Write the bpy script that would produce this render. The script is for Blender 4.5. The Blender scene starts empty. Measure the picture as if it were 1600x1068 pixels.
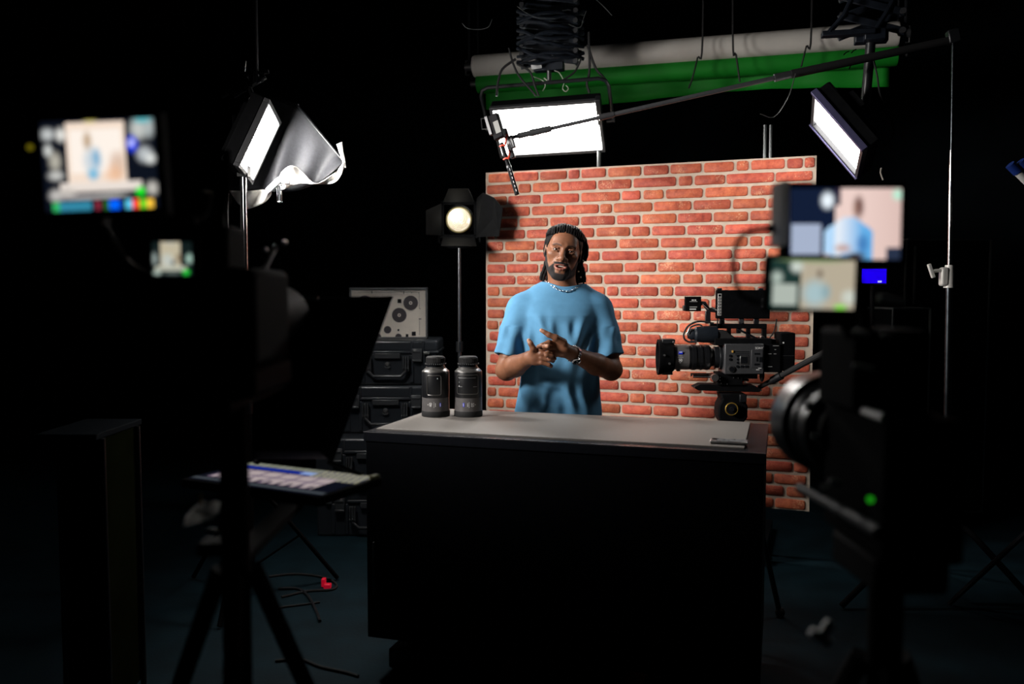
import bpy, bmesh, math, random
import numpy as np
from mathutils import Vector, Matrix

scene = bpy.context.scene
COL = scene.collection
PI = math.pi

# ------------------------------------------------------------------ camera
FPX = 1333.0                       # focal length in pixels of the 1600x1068 frame
CAM_H = 1.445
PITCH = math.atan(79.0 / FPX)
cam_data = bpy.data.cameras.new('camera')
cam_data.sensor_width = 36.0
cam_data.lens = FPX / 1600.0 * 36.0
cam_data.clip_start = 0.02
cam_data.clip_end = 60
cam_data.dof.use_dof = True
cam_data.dof.focus_distance = 3.72
cam_data.dof.aperture_fstop = 1.9
cam = bpy.data.objects.new('camera', cam_data)
COL.objects.link(cam)
cam.location = (0, 0, CAM_H)
cam.rotation_euler = (PI / 2 - PITCH, 0, 0)
scene.camera = cam

# ------------------------------------------------------------------ world, exposure
world = bpy.data.worlds.new('world')
scene.world = world
world.use_nodes = True
world.node_tree.nodes['Background'].inputs[0].default_value = (0.25, 0.6, 1.0, 1)
world.node_tree.nodes['Background'].inputs[1].default_value = 0.004
vs = scene.view_settings
vs.view_transform = 'Standard'
vs.look = 'None'
vs.exposure = 0.18
vs.gamma = 1.0
vs.use_curve_mapping = False

# light levels of the lamps in the room, the key lamp assumed
L_LEFT = 92.0      # square panel on the left stand
L_MID = 36.0        # wide panel hung over the brick backdrop
L_RIGHT = 12.0      # square panel on the right
W_ASSUMED_KEY = 16.5        # assumed key lamp, unseen, added left of the photographer
L_FRESNEL = 70.0

# ------------------------------------------------------------------ pixel helpers (for layout)
_c, _s = math.cos(PITCH), math.sin(PITCH)
def ray(px, py):
    x, y = (px - 800.0) / FPX, (534.0 - py) / FPX
    return Vector((x, y * _s + _c, y * _c - _s))
def at(px, py, Y):
    d = ray(px, py)
    return Vector((0, 0, CAM_H)) + d * (Y / d.y)
def atz(px, py, z):
    d = ray(px, py)
    return Vector((0, 0, CAM_H)) + d * ((z - CAM_H) / d.z)
def V(*a): return Vector(a)

# ------------------------------------------------------------------ materials
MATS = {}
def mat(name, col, rough=0.5, metal=0.0, spec=0.5, var=0.0, scale=20.0, bump=0.0, bscale=None, coat=0.0, emit=None, estr=0.0, trans=0.0, sss=0.0):
    if name in MATS: return MATS[name]
    m = bpy.data.materials.new(name)
    m.use_nodes = True
    nt = m.node_tree
    b = nt.nodes['Principled BSDF']
    b.inputs['Base Color'].default_value = (*col, 1)
    b.inputs['Roughness'].default_value = rough
    b.inputs['Metallic'].default_value = metal
    b.inputs['Specular IOR Level'].default_value = spec
    b.inputs['Coat Weight'].default_value = coat
    if trans: b.inputs['Transmission Weight'].default_value = trans
    if sss:
        b.inputs['Subsurface Weight'].default_value = sss
        b.inputs['Subsurface Radius'].default_value = (0.012, 0.005, 0.003)
    if emit:
        b.inputs['Emission Color'].default_value = (*emit, 1)
        b.inputs['Emission Strength'].default_value = estr
    if var or bump:
        tc = nt.nodes.new('ShaderNodeTexCoord')
        n = nt.nodes.new('ShaderNodeTexNoise')
        n.inputs['Scale'].default_value = scale
        n.inputs['Detail'].default_value = 4
        nt.links.new(tc.outputs['Object'], n.inputs['Vector'])
        if var:
            r = nt.nodes.new('ShaderNodeValToRGB')
            r.color_ramp.elements[0].position = 0.3
            r.color_ramp.elements[1].position = 0.7
            r.color_ramp.elements[0].color = (*[c * (1 - var) for c in col], 1)
            r.color_ramp.elements[1].color = (*[min(1, c * (1 + var)) for c in col], 1)
            nt.links.new(n.outputs['Fac'], r.inputs['Fac'])
            nt.links.new(r.outputs['Color'], b.inputs['Base Color'])
        if bump:
            n2 = n
            if bscale:
                n2 = nt.nodes.new('ShaderNodeTexNoise')
                n2.inputs['Scale'].default_value = bscale
                n2.inputs['Detail'].default_value = 3
                nt.links.new(tc.outputs['Object'], n2.inputs['Vector'])
            bp = nt.nodes.new('ShaderNodeBump')
            bp.inputs['Strength'].default_value = bump
            bp.inputs['Distance'].default_value = 0.004
            nt.links.new(n2.outputs['Fac'], bp.inputs['Height'])
            nt.links.new(bp.outputs['Normal'], b.inputs['Normal'])
    MATS[name] = m
    return m
def emat(name, col, strength):
    if name in MATS: return MATS[name]
    m = bpy.data.materials.new(name)
    m.use_nodes = True
    nt = m.node_tree
    nt.nodes.remove(nt.nodes['Principled BSDF'])
    e = nt.nodes.new('ShaderNodeEmission')
    e.inputs[0].default_value = (*col, 1)
    e.inputs[1].default_value = strength
    nt.links.new(e.outputs[0], nt.nodes['Material Output'].inputs[0])
    MATS[name] = m
    return m
def vmat(name, strength):
    """screen whose picture is stored per face corner"""
    m = bpy.data.materials.new(name)
    m.use_nodes = True
    nt = m.node_tree
    nt.nodes.remove(nt.nodes['Principled BSDF'])
    e = nt.nodes.new('ShaderNodeEmission')
    a = nt.nodes.new('ShaderNodeAttribute')
    a.attribute_name = 'picture'
    e.inputs[1].default_value = strength
    nt.links.new(a.outputs['Color'], e.inputs[0])
    nt.links.new(e.outputs[0], nt.nodes['Material Output'].inputs[0])
    return m

# ------------------------------------------------------------------ mesh builder
def frame(origin, xdir, zdir=(0, 0, 1)):
    """matrix with local x along xdir, local z as near zdir as it can be"""
    x = Vector(xdir).normalized()
    z = Vector(zdir)
    z = (z - x * z.dot(x)).normalized()
    y = z.cross(x)
    m = Matrix((x, y, z)).transposed().to_4x4()
    m.translation = Vector(origin)
    return m
def alongz(p0, p1):
    d = (Vector(p1) - Vector(p0)).normalized()
    q = d.to_track_quat('Z', 'Y')
    m = q.to_matrix().to_4x4()
    m.translation = Vector(p0)
    return m

class MB:
    def __init__(self, T=None):
        self.v = []; self.f = []; self.T = T or Matrix.Identity(4)
    def add(self, verts, faces, M=None):
        o = len(self.v)
        T = self.T @ M if M is not None else self.T
        self.v += [T @ Vector(p) for p in verts]
        self.f += [tuple(i + o for i in f) for f in faces]
        return self
    def box(self, c, s, M=None):
        x, y, z = [k / 2 for k in s]
        vs_ = [(c[0] + a * x, c[1] + b * y, c[2] + d * z) for a in (-1, 1) for b in (-1, 1) for d in (-1, 1)]
        return self.add(vs_, [(0, 1, 3, 2), (4, 6, 7, 5), (0, 4, 5, 1), (2, 3, 7, 6), (0, 2, 6, 4), (1, 5, 7, 3)], M)
    def cyl(self, p0, p1, r0, r1=None, seg=16, M=None):
        r1 = r0 if r1 is None else r1
        p0, p1 = Vector(p0), Vector(p1)
        A = alongz(p0, p1); L = (p1 - p0).length
        return self.lathe([(0, 0), (r0, 0), (r1, L), (0, L)], A if M is None else M @ A, seg)
    def lathe(self, prof, M=None, seg=24):
        vs_, fs = [], []
        idx = []
        for (r, z) in prof:
            if r < 1e-7:
                idx.append([len(vs_)]); vs_.append((0, 0, z))
            else:
                idx.append(list(range(len(vs_), len(vs_) + seg)))
                vs_ += [(r * math.cos(2 * PI * k / seg), r * math.sin(2 * PI * k / seg), z) for k in range(seg)]
        for a, b in zip(idx[:-1], idx[1:]):
            for k in range(seg):
                k2 = (k + 1) % seg
                if len(a) == 1 and len(b) == 1: continue
                if len(a) == 1: fs.append((a[0], b[k2], b[k]))
                elif len(b) == 1: fs.append((a[k], a[k2], b[0]))
                else: fs.append((a[k], a[k2], b[k2], b[k]))
        return self.add(vs_, fs, M)
    def tube(self, pts, r, seg=8, closed=False, M=None):
        pts = [Vector(p) for p in pts]
        n = len(pts)
        rs = r if isinstance(r, (list, tuple)) else [r] * n
        vs_, fs = [], []
        up = None
        for i in range(n):
            if closed: t = pts[(i + 1) % n] - pts[i - 1]
            else: t = pts[min(i + 1, n - 1)] - pts[max(i - 1, 0)]
            t.normalize()
            if up is None:
                up = t.orthogonal().normalized()
            up = (up - t * up.dot(t))
            up = up.normalized() if up.length > 1e-6 else t.orthogonal().normalized()
            w = t.cross(up)
            for k in range(seg):
                a = 2 * PI * k / seg
                vs_.append(pts[i] + (up * math.cos(a) + w * math.sin(a)) * rs[i])
        m = n if closed else n - 1
        for i in range(m):
            j = (i + 1) % n
            for k in range(seg):
                k2 = (k + 1) % seg
                fs.append((i * seg + k, i * seg + k2, j * seg + k2, j * seg + k))
        if not closed:
            fs.append(tuple(reversed(range(seg))))
            fs.append(tuple((n - 1) * seg + k for k in range(seg)))
        return self.add(vs_, fs, M)
    def prism(self, poly, vec, M=None):
        """closed polygon (3-D points) pushed along vec"""
        n = len(poly); vec = Vector(vec)
        vs_ = [Vector(p) for p in poly] + [Vector(p) + vec for p in poly]
        fs = [tuple(reversed(range(n))), tuple(range(n, 2 * n))]
        for k in range(n):
            k2 = (k + 1) % n
            fs.append((k, k2, n + k2, n + k))
        return self.add(vs_, fs, M)
    def plate(self, pts2, y0, y1, M=None):
        """outline in local x,z with depth from y0 to y1"""
        return self.prism([(x, y0, z) for x, z in pts2], (0, y1 - y0, 0), M)
    def torus(self, c, R, r, seg=24, rs=8, M=None, axis='Z'):
        pts = []
        for k in range(seg):
            a = 2 * PI * k / seg
            u, w = R * math.cos(a), R * math.sin(a)
            p = {'Z': (u, w, 0), 'Y': (u, 0, w), 'X': (0, u, w)}[axis]
            pts.append(Vector(c) + Vector(p))
        return self.tube(pts, r, rs, True, M)
    def sphere(self, c, r, M=None, seg=16, rings=10, sc=(1, 1, 1)):
        prof = [(r * math.sin(PI * k / rings) if 0 < k < rings else 0, -r * math.cos(PI * k / rings)) for k in range(rings + 1)]
        S = Matrix.Translation(Vector(c)) @ Matrix.Diagonal((*sc, 1))
        return self.lathe(prof, S if M is None else M @ S, seg)
    def build(self, name, m, parent=None, bevel=0.0, smooth=30, seg=2, fix=True):
        off = Vector((0, 0, 0))
        p = parent
        while p is not None:
            off += p.location; p = p.parent
        me = bpy.data.meshes.new(name)
        me.from_pydata([tuple(p_ - off) for p_ in self.v], [], self.f)
        if fix:
            bm = bmesh.new(); bm.from_mesh(me)
            bmesh.ops.recalc_face_normals(bm, faces=bm.faces)
            bm.to_mesh(me); bm.free()
        me.update()
        if smooth:
            me.polygons.foreach_set('use_smooth', [True] * len(me.polygons))
            me.set_sharp_from_angle(angle=math.radians(smooth))
        if isinstance(m, (list, tuple)):
            for q in m: me.materials.append(q)
        elif m: me.materials.append(m)
        o = bpy.data.objects.new(name, me)
        COL.objects.link(o)
        if parent is not None: o.parent = parent
        if bevel:
            md = o.modifiers.new('bevel', 'BEVEL')
            md.width = bevel; md.segments = seg; md.limit_method = 'ANGLE'
            md.angle_limit = math.radians(35)
            md.harden_normals = False
        return o
def thing(name, loc, label, cat, group=None):
    o = bpy.data.objects.new(name, None)
    o.empty_display_size = 0.05
    o.location = Vector(loc)
    COL.objects.link(o)
    return tag(o, label, cat, group)
def tag(o, label, cat, group=None):
    o['label'] = label; o['category'] = cat
    if group: o['group'] = group
    return o
def struct(name, mb, m, parent=None, **k):
    o = mb.build(name, m, parent, **k)
    if parent is None: o['kind'] = 'structure'
    return o
def smooth_path(pts, n=8):
    """Catmull-Rom through the points"""
    P = [Vector(p) for p in pts]
    P = [P[0] * 2 - P[1]] + P + [P[-1] * 2 - P[-2]]
    out = []
    for i in range(1, len(P) - 2):
        for k in range(n):
            t = k / n
            a, b, c, d = P[i - 1], P[i], P[i + 1], P[i + 2]
            out.append(0.5 * ((2 * b) + (c - a) * t + (2 * a - 5 * b + 4 * c - d) * t * t + (3 * b - a - 3 * c + d) * t ** 3))
    out.append(P[-2])
    return out
def text_mesh(txt, size, M, depth=0.0004):
    """lettering lying in the local x,z plane of M, facing local -y"""
    cu = bpy.data.curves.new('lettering', 'FONT')
    cu.body = txt; cu.size = size; cu.align_x = 'CENTER'; cu.align_y = 'CENTER'
    cu.extrude = depth
    ob = bpy.data.objects.new('lettering', cu)
    dg = bpy.context.evaluated_depsgraph_get()
    me = bpy.data.meshes.new_from_object(ob.evaluated_get(dg)) if False else ob.to_mesh()
    R = Matrix.Rotation(PI / 2, 4, 'X')
    vs_ = [M @ (R @ v.co) for v in me.vertices]
    fs = [tuple(p.vertices) for p in me.polygons]
    ob.to_mesh_clear()
    bpy.data.objects.remove(ob); bpy.data.curves.remove(cu)
    mb = MB(); mb.add(vs_, fs)
    return mb
def screen_mesh(name, M, w, h, nx, ny, paint, m, parent):
    """flat screen in the local x,z plane; paint(u, v) gives its picture, u and v from 0 to 1 (v up)"""
    vs_, fs, cols = [], [], []
    for j in range(ny + 1):
        for i in range(nx + 1):
            vs_.append(M @ Vector(((i / nx - .5) * w, 0, (j / ny - .5) * h)))
    for j in range(ny):
        for i in range(nx):
            a = j * (nx + 1) + i
            fs.append((a, a + 1, a + nx + 2, a + nx + 1))
            cols.append(paint((i + .5) / nx, (j + .5) / ny))
    mb = MB(); mb.add(vs_, fs)
    o = mb.build(name, m, parent, smooth=0, fix=False)
    at_ = o.data.color_attributes.new('picture', 'FLOAT_COLOR', 'CORNER')
    arr = np.ones((len(fs), 4, 4), np.float32)
    arr[:, :, :3] = np.array(cols, np.float32)[:, None, :]
    at_.data.foreach_set('color', arr.ravel())
    return o

BLK = mat('black_plastic', (0.012, 0.013, 0.015), 0.45, var=0.2, scale=60)
BLKM = mat('black_metal', (0.010, 0.011, 0.013), 0.35, 0.0, 0.5, var=0.2, scale=40)
BLKS = mat('black_gloss', (0.008, 0.009, 0.011), 0.18)
RUB = mat('black_rubber', (0.008, 0.008, 0.009), 0.75)
FAB = mat('black_fabric', (0.010, 0.011, 0.012), 0.9, spec=0.2, var=0.3, scale=300, bump=0.2)
CHR = mat('chrome', (0.75, 0.76, 0.78), 0.16, 1.0, var=0.03)
ALU = mat('aluminium', (0.55, 0.55, 0.56), 0.35, 1.0, var=0.05, scale=80)
DGR = mat('dark_grey_metal', (0.055, 0.056, 0.060), 0.42, 0.3, var=0.1, scale=50)
FBLK = mat('matte_black_plastic', (0.0035, 0.0038, 0.0045), 0.85, spec=0.03, var=0.2, scale=60)
FBLKM = mat('matte_black_metal', (0.004, 0.0043, 0.005), 0.7, spec=0.06, var=0.2, scale=40)
WHT = mat('white_print', (0.8, 0.8, 0.8), 0.5)
# ------------------------------------------------------------------ the room: a blacked-out studio
M_WALL = mat('black_drape', (0.0035, 0.006, 0.008), 0.95, spec=0.1, var=0.35, scale=3)
M_FLOOR = mat('studio_floor', (0.0045, 0.017, 0.024), 0.75, spec=0.15, var=0.3, scale=6, bump=0.15, bscale=60)
M_CEIL = mat('black_ceiling', (0.003, 0.004, 0.006), 0.95, spec=0.1, var=0.2, scale=4)
RX0, RX1, RY0, RY1, RZ = -4.6, 4.6, -2.2, 7.4, 4.2
struct('floor', MB().box((0, (RY0 + RY1) / 2, -0.05), (RX1 - RX0 + .4, RY1 - RY0 + .4, 0.1)), M_FLOOR)
struct('ceiling', MB().box((0, (RY0 + RY1) / 2, RZ + 0.05), (RX1 - RX0 + .4, RY1 - RY0 + .4, 0.1)), M_CEIL)
struct('wall_back', MB().box((0, RY1 + 0.05, RZ / 2), (RX1 - RX0, 0.1, RZ)), M_WALL)
struct('wall_front', MB().box((0, RY0 - 0.05, RZ / 2), (RX1 - RX0, 0.1, RZ)), M_WALL)
struct('wall_left', MB().box((RX0 - 0.05, (RY0 + RY1) / 2, RZ / 2), (0.1, RY1 - RY0, RZ)), M_WALL)
struct('wall_right', MB().box((RX1 + 0.05, (RY0 + RY1) / 2, RZ / 2), (0.1, RY1 - RY0, RZ)), M_WALL)

# ------------------------------------------------------------------ brick backdrop
WX = Vector((0.938, -0.347, 0)).normalized()
WN = Vector((WX.y, -WX.x, 0))                 # towards the camera
WC = Vector((0.693, 4.665, 0))
WW, WH, WZ0 = 1.80, 1.82, 0.309
W0 = WC - WX * (WW / 2)
ROWS = [
 [762,801,843,887,907,948,1004,1046,1097.5,1149,1171.5,1228.5,1256,1278],
 [759,809,831,875,933,988,1058,1084,1134,1211,1275],
 [761,793,846,907,969.5,1003,1039,1099.5,1171,1225,1274],
 [759,777.5,830,883,936.5,957.5,1020,1082,1143,1199,1250,1274],
 [761,810,858,906.5,962,1002,1058,1113,1170.5,1230,1274],
 [760,775,822,876,930.5,985.5,1017,1072,1131,1206,1272],
 [759,788,837,900,965.5,1031,1088,1115,1170,1192.5,1240,1272],
 [761,805,826.5,885,939,999,1042.5,1101,1145,1199,1250,1271],
 [760,791,842,880,919.5,974,1027,1084.5,1157,1185,1225,1271],
 [760,807,855,890,942.5,999,1065,1100,1145,1200,1235,1271],
 [760,782.5,835,890,947,967.5,1030,1053,1118,1181,1215,1271],
 [760,812,860,915,945,999,1057.5,1110,1160,1215,1271],
 [760,790,840,890,971,1024,1081.5,1130,1180,1234,1269],
 [760,779.5,830,880,935,998.5,1060.5,1110,1160,1216,1269],
 [764,800,850,925,979,1033.5,1090,1140,1190,1230,1269],
 [760,800,850,940,995,1050,1100,1150,1205,1260,1269],
 [764,810,860,955,1007.5,1060,1120,1170,1220,1268],
 [760,800,850,930,985.5,1045,1108,1165,1215,1268],
 [762,807,850,910,968,1026,1061.5,1097,1150,1205,1267],
 [760,777,815,870,930,983.5,1008,1077,1130,1185,1235,1267],
 [760,789,830,880,970.5,1019.5,1061,1119.5,1160,1220,1266],
 [762,812,860,915,950,1010,1070,1120,1180,1238,1266],
 [760,780,840,890,950,1000,1060,1110,1170,1231,1265],
 [762,810,870,930,960,1020,1080,1140,1190,1264],
 [760,790,845,900,960,1015,1065,1120,1180,1239,1264],
 [762,815,860,915,975,1030,1090,1140,1208,1263],
 [760,785,840,900,950,1010,1060,1120,1170,1226.5,1263],
 [762,810,860,920,980,1030,1085,1150,1209,1262],
]
def wall_u(px, z):
    """distance along the backdrop of the point seen at column px at height z"""
    py = 455.0
    for _ in range(3):
        d = ray(px, py)
        t = (W0 - Vector((0, 0, CAM_H))).dot(WN) / d.dot(WN)
        p = Vector((0, 0, CAM_H)) + d * t
        q = Vector((p.x, p.y, z)) - Vector((0, 0, CAM_H))
        zc = q.y * _c - q.z * _s
        py = 534 - FPX * (q.y * _s + q.z * _c) / zc
    return (p - W0).dot(WX)

mb_ = bpy.data.materials.new('red_brick'); mb_.use_nodes = True
def brick_nodes(m):
    nt = m.node_tree; N = nt.nodes; Lk = nt.links
    b = N['Principled BSDF']; b.inputs['Roughness'].default_value = 0.62
    b.inputs['Specular IOR Level'].default_value = 0.35
    tc = N.new('ShaderNodeTexCoord'); oi = N.new('ShaderNodeObjectInfo')
    mp = N.new('ShaderNodeVectorMath'); mp.operation = 'ADD'
    Lk.new(tc.outputs['Object'], mp.inputs[0]); Lk.new(oi.outputs['Location'], mp.inputs[1])
    n1 = N.new('ShaderNodeTexNoise'); n1.inputs['Scale'].default_value = 26; n1.inputs['Detail'].default_value = 5; n1.inputs['Roughness'].default_value = .7
    Lk.new(mp.outputs[0], n1.inputs['Vector'])
    r1 = N.new('ShaderNodeValToRGB'); e = r1.color_ramp.elements
    e[0].position = .28; e[0].color = (0.235, 0.036, 0.022, 1)
    e[1].position = .84; e[1].color = (0.62, 0.21, 0.085, 1)
    k = e.new(.5); k.color = (0.44, 0.085, 0.046, 1)
    k = e.new(.62); k.color = (0.51, 0.112, 0.056, 1)
    Lk.new(n1.outputs['Fac'], r1.inputs['Fac'])
    hs = N.new('ShaderNodeHueSaturation')
    mr = N.new('ShaderNodeMapRange'); mr.inputs['To Min'].default_value = .78; mr.inputs['To Max'].default_value = 1.18
    Lk.new(oi.outputs['Random'], mr.inputs['Value']); Lk.new(mr.outputs[0], hs.inputs['Value'])
    mh = N.new('ShaderNodeMath'); mh.operation = 'MULTIPLY'; mh.inputs[1].default_value = 7.31
    mf = N.new('ShaderNodeMath'); mf.operation = 'FRACT'
    Lk.new(oi.outputs['Random'], mh.inputs[0]); Lk.new(mh.outputs[0], mf.inputs[0])
    mr2 = N.new('ShaderNodeMapRange'); mr2.inputs['To Min'].default_value = .495; mr2.inputs['To Max'].default_value = .508
    Lk.new(mf.outputs[0], mr2.inputs['Value']); Lk.new(mr2.outputs[0], hs.inputs['Hue'])
    Lk.new(r1.outputs['Color'], hs.inputs['Color'])
    n2 = N.new('ShaderNodeTexNoise'); n2.inputs['Scale'].default_value = 150; n2.inputs['Detail'].default_value = 3
    Lk.new(mp.outputs[0], n2.inputs['Vector'])
    n3 = N.new('ShaderNodeTexNoise'); n3.inputs['Scale'].default_value = 11
    Lk.new(mp.outputs[0], n3.inputs['Vector'])
    mm = N.new('ShaderNodeMath'); mm.operation = 'MULTIPLY'
    Lk.new(n2.outputs['Fac'], mm.inputs[0]); Lk.new(n3.outputs['Fac'], mm.inputs[1])
    r2 = N.new('ShaderNodeValToRGB'); r2.color_ramp.elements[0].position = .325; r2.color_ramp.elements[1].position = .46
    Lk.new(mm.outputs[0], r2.inputs['Fac'])
    mx = N.new('ShaderNodeMix'); mx.data_type = 'RGBA'
    ms = N.new('ShaderNodeMath'); ms.operation = 'MULTIPLY'; ms.inputs[1].default_value = .5
    Lk.new(r2.outputs['Color'], ms.inputs[0]); Lk.new(ms.outputs[0], mx.inputs['Factor'])
    Lk.new(hs.outputs['Color'], mx.inputs[6]); mx.inputs[7].default_value = (0.85, 0.52, 0.30, 1)
    Lk.new(mx.outputs[2], b.inputs['Base Color'])
    bp = N.new('ShaderNodeBump'); bp.inputs['Strength'].default_value = .5; bp.inputs['Distance'].default_value = .004
    Lk.new(n2.outputs['Fac'], bp.inputs['Height']); Lk.new(bp.outputs['Normal'], b.inputs['Normal'])
brick_nodes(mb_)
M_MORTAR = mat('pale_mortar', (0.47, 0.385, 0.31), 0.9, spec=0.15, var=0.10, scale=25, bump=0.3, bscale=120)

wall_T = frame(W0, WX)                        # local x along the wall, -y towards the camera
bd = thing('brick_backdrop', (WC.x, WC.y, 0), 'freestanding backdrop board faced with red bricks and pale mortar joints', 'backdrop')
brd = MB(wall_T); brd.box((WW / 2, 0.0125, WZ0 + WH / 2), (WW, 0.025, WH))
brd.build('mortar_board', M_MORTAR, bd)
for u in (0.25, 1.55):
    MB(wall_T).box((u, 0.06, (WZ0 + WH - .05) / 2), (0.045, 0.07, WZ0 + WH - .05)).build('upright', BLKM, bd)
    MB(wall_T).box((u, 0.35, 0.03), (0.06, 0.75, 0.06)).build('foot', BLKM, bd)
rngb = random.Random(4)
BR_CACHE = {}
def brick_mesh(L, hgt, var):
    key = (round(L, 2), round(hgt, 3), var)
    if key in BR_CACHE: return BR_CACHE[key]
    rr = random.Random(hash(key) & 0xffff)
    x, z, c = L / 2, hgt / 2, min(0.011, L * .2)
    out = []
    for sx, sz in ((1, 1), (-1, 1), (-1, -1), (1, -1)):
        cs = [(x, z - c), (x - c * .29, z - c * .29), (x - c, z)]
        if sx * sz < 0: cs = cs[::-1]
        if (sx, sz) == (1, 1): pass
        out += [(sx * a, sz * b) for a, b in cs]
        if sz == 1 and sx == 1: out.append((rr.uniform(-.2, .2) * L, z + rr.uniform(-.0012, .0008)))
        if sz == -1 and sx == -1: out.append((rr.uniform(-.2, .2) * L, -z + rr.uniform(-.0008, .0012)))
    out = [(a + rr.uniform(-.0009, .0009), b + rr.uniform(-.0011, .0011)) for a, b in out]
    n = len(out)
    vs_ = [(a, 0.002, b) for a, b in out]
    vs_ += [(a * (1 - .0010 / x), -0.0045, b * (1 - .0010 / z)) for a, b in out]
    vs_ += [(a * (1 - .0042 / x), -0.0075, b * (1 - .0042 / z)) for a, b in out]
    fs = []
    for r in range(2):
        for k in range(n):
            k2 = (k + 1) % n
            fs.append((r * n + k, r * n + k2, (r + 1) * n + k2, (r + 1) * n + k))
    fs.append(tuple(2 * n + k for k in range(n)))
    me = bpy.data.meshes.new('brick')
    me.from_pydata(vs_, [], fs)
    bm = bmesh.new(); bm.from_mesh(me); bmesh.ops.recalc_face_normals(bm, faces=bm.faces); bm.to_mesh(me); bm.free()
    me.polygons.foreach_set('use_smooth', [True] * len(me.polygons))
    me.set_sharp_from_angle(angle=math.radians(50))
    me.materials.append(mb_)
    BR_CACHE[key] = me
    return me
PITCHR = WH / 28.0
wrot = Matrix((WX, -WN, Vector((0, 0, 1)))).transposed().to_euler()
for r, js in enumerate(ROWS):
    zc = WZ0 + WH - (r + .5) * PITCHR - 0.001
    us = [max(0.002, min(WW - .002, wall_u(x, zc))) for x in js]
    us[-1] = WW - rngb.choice([.004, .01, .013]); 
    for a, b in zip(us[:-1], us[1:]):
        if b - a < 0.03: continue
        g = 0.0125
        L = b - a - g
        me = brick_mesh(L, 0.0505, rngb.randrange(3))
        o = bpy.data.objects.new('brick', me)
        COL.objects.link(o)
        o.parent = bd
        p = W0 + WX * ((a + b) / 2) + Vector((0, 0, zc + rngb.uniform(-.0008, .0008)))
        o.location = p - bd.location
        o.rotation_euler = wrot
        o.scale = (L / round(L, 2), 1, 1)

# ------------------------------------------------------------------ the counter
DFL, DFR, DBR = V(-0.552, 3.144, 0), V(0.816, 2.714, 0), V(1.007, 3.33, 0)
DX = (DFR - DFL).normalized(); DL = (DFR - DFL).length
DY = Vector((-DX.y, DX.x, 0)); DD = 0.645
DH = 0.93
desk_T = frame(DFL, DX)                       # local x along the front, y to the back, z up
M_DESK = mat('black_laminate', (0.0035, 0.0045, 0.007), 0.6, spec=0.1, var=0.12, scale=30)
M_DTOP = mat('black_desk_edge', (0.016, 0.018, 0.024), 0.24, spec=0.5, var=0.1, scale=60)
M_FOOT = mat('blue_black_rubber', (0.012, 0.028, 0.040), 0.55, spec=0.4, var=0.2, scale=30)
M_GREY = mat('grey_speckled_top', (0.25, 0.23, 0.213), 0.48, spec=0.5, var=0.28, scale=420, bump=0.05)
desk = thing('presenter_counter', desk_T @ V(DL / 2, DD / 2, 0), 'long black counter with a grey speckled top in front of the presenter', 'counter')
MB(desk_T).box((DL / 2, DD / 2, (DH - .035 + .145) / 2), (DL - .012, DD - .012, DH - .035 - .145)).build('body', M_DESK, desk, bevel=.003)
for fx, fw in ((.26, .42), (.74, .40), (1.20, .34)):
    MB(desk_T).box((fx, DD / 2 + .02, .035), (fw, DD - .14, .07)).build('foot', M_FOOT, desk, bevel=.006)
for lx in (.14, .70, 1.28):
    for ly in (.16, .50):
        MB(desk_T).cyl((lx, ly, .06), (lx, ly, .15), .022).build('leg', BLKM, desk)
MB(desk_T).box((DL / 2, DD / 2, DH - .0225), (DL, DD, .035)).build('top', M_DTOP, desk, bevel=.002)
MB(desk_T).box((.025 + (DL - .095) / 2, .055 + (DD - .065) / 2, DH - .003), (DL - .095, DD - .065, .008)).build('grey_surface', M_GREY, desk, bevel=.001)
MB(desk_T).box((DL / 2, .002, DH - .006), (DL, .006, .0035)).build('edge_strip', mat('dull_strip', (0.20, 0.20, 0.22), .35, .8, var=.3, scale=14), desk)
MB(desk_T).box((.05, -.018, .42), (.012, .014, .20)).box((.05, -.008, .50), (.012, .02, .012)).box((.05, -.008, .34), (.012, .02, .012)).build('pull_handle', DGR, desk, bevel=.003)
# ------------------------------------------------------------------ LED panels
M_YOKE = BLKM
def panel_frame(c, n, up):
    """local x along the long side, z up the face, -y the way the light goes"""
    n = Vector(n).normalized(); up = Vector(up)
    z = (up - n * up.dot(n)).normalized()
    y = -n
    x = y.cross(z)
    m = Matrix((x, y, z)).transposed().to_4x4()
    m.translation = Vector(c)
    return m
def led_panel(c, n, up, w, h, strength, label, tint=(1, 0.97, 0.93), depth=0.06, edge=0.018):
    T = panel_frame(c, n, up)
    r = thing('led_panel_light', c, label, 'studio light')
    MB(T).box((0, depth / 2 + .006, 0), (w + 2 * edge, depth, h + 2 * edge)).build('housing', FBLKM, r, bevel=.006)
    b = MB(T)
    b.box((0, -.006, h / 2 + edge / 2), (w + 2 * edge, .026, edge)).box((0, -.006, -h / 2 - edge / 2), (w + 2 * edge, .026, edge))
    b.box((w / 2 + edge / 2, -.006, 0), (edge, .026, h)).box((-w / 2 - edge / 2, -.006, 0), (edge, .026, h))
    b.build('bezel', DGR, r, bevel=.002)
    MB(T).box((0, .004, 0), (w, .004, h)).build('diffuser', emat('panel_glow_%d' % int(strength), tint, strength), r)
    f = MB(T)
    for k in range(7):
        f.box((-w * .4 + k * w * .8 / 6, depth + .018, 0), (.006, .03, h * .8))
    f.build('heat_sink', FBLKM, r)
    return r, T
PL, TL = led_panel((-1.18, 4.0, 2.135), (0.914, 0.058, -0.402), (0.39, 0.147, 0.909), 0.30, 0.30, L_LEFT, 'bright square light panel on a chrome stand before black cloth')
PM, TM = led_panel((0.209, 5.0, 2.383), (-0.179, -0.727, -0.663), (-0.181, -0.638, 0.748), 0.60, 0.30, L_MID, 'wide glowing light panel hung above the brick backdrop')
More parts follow.
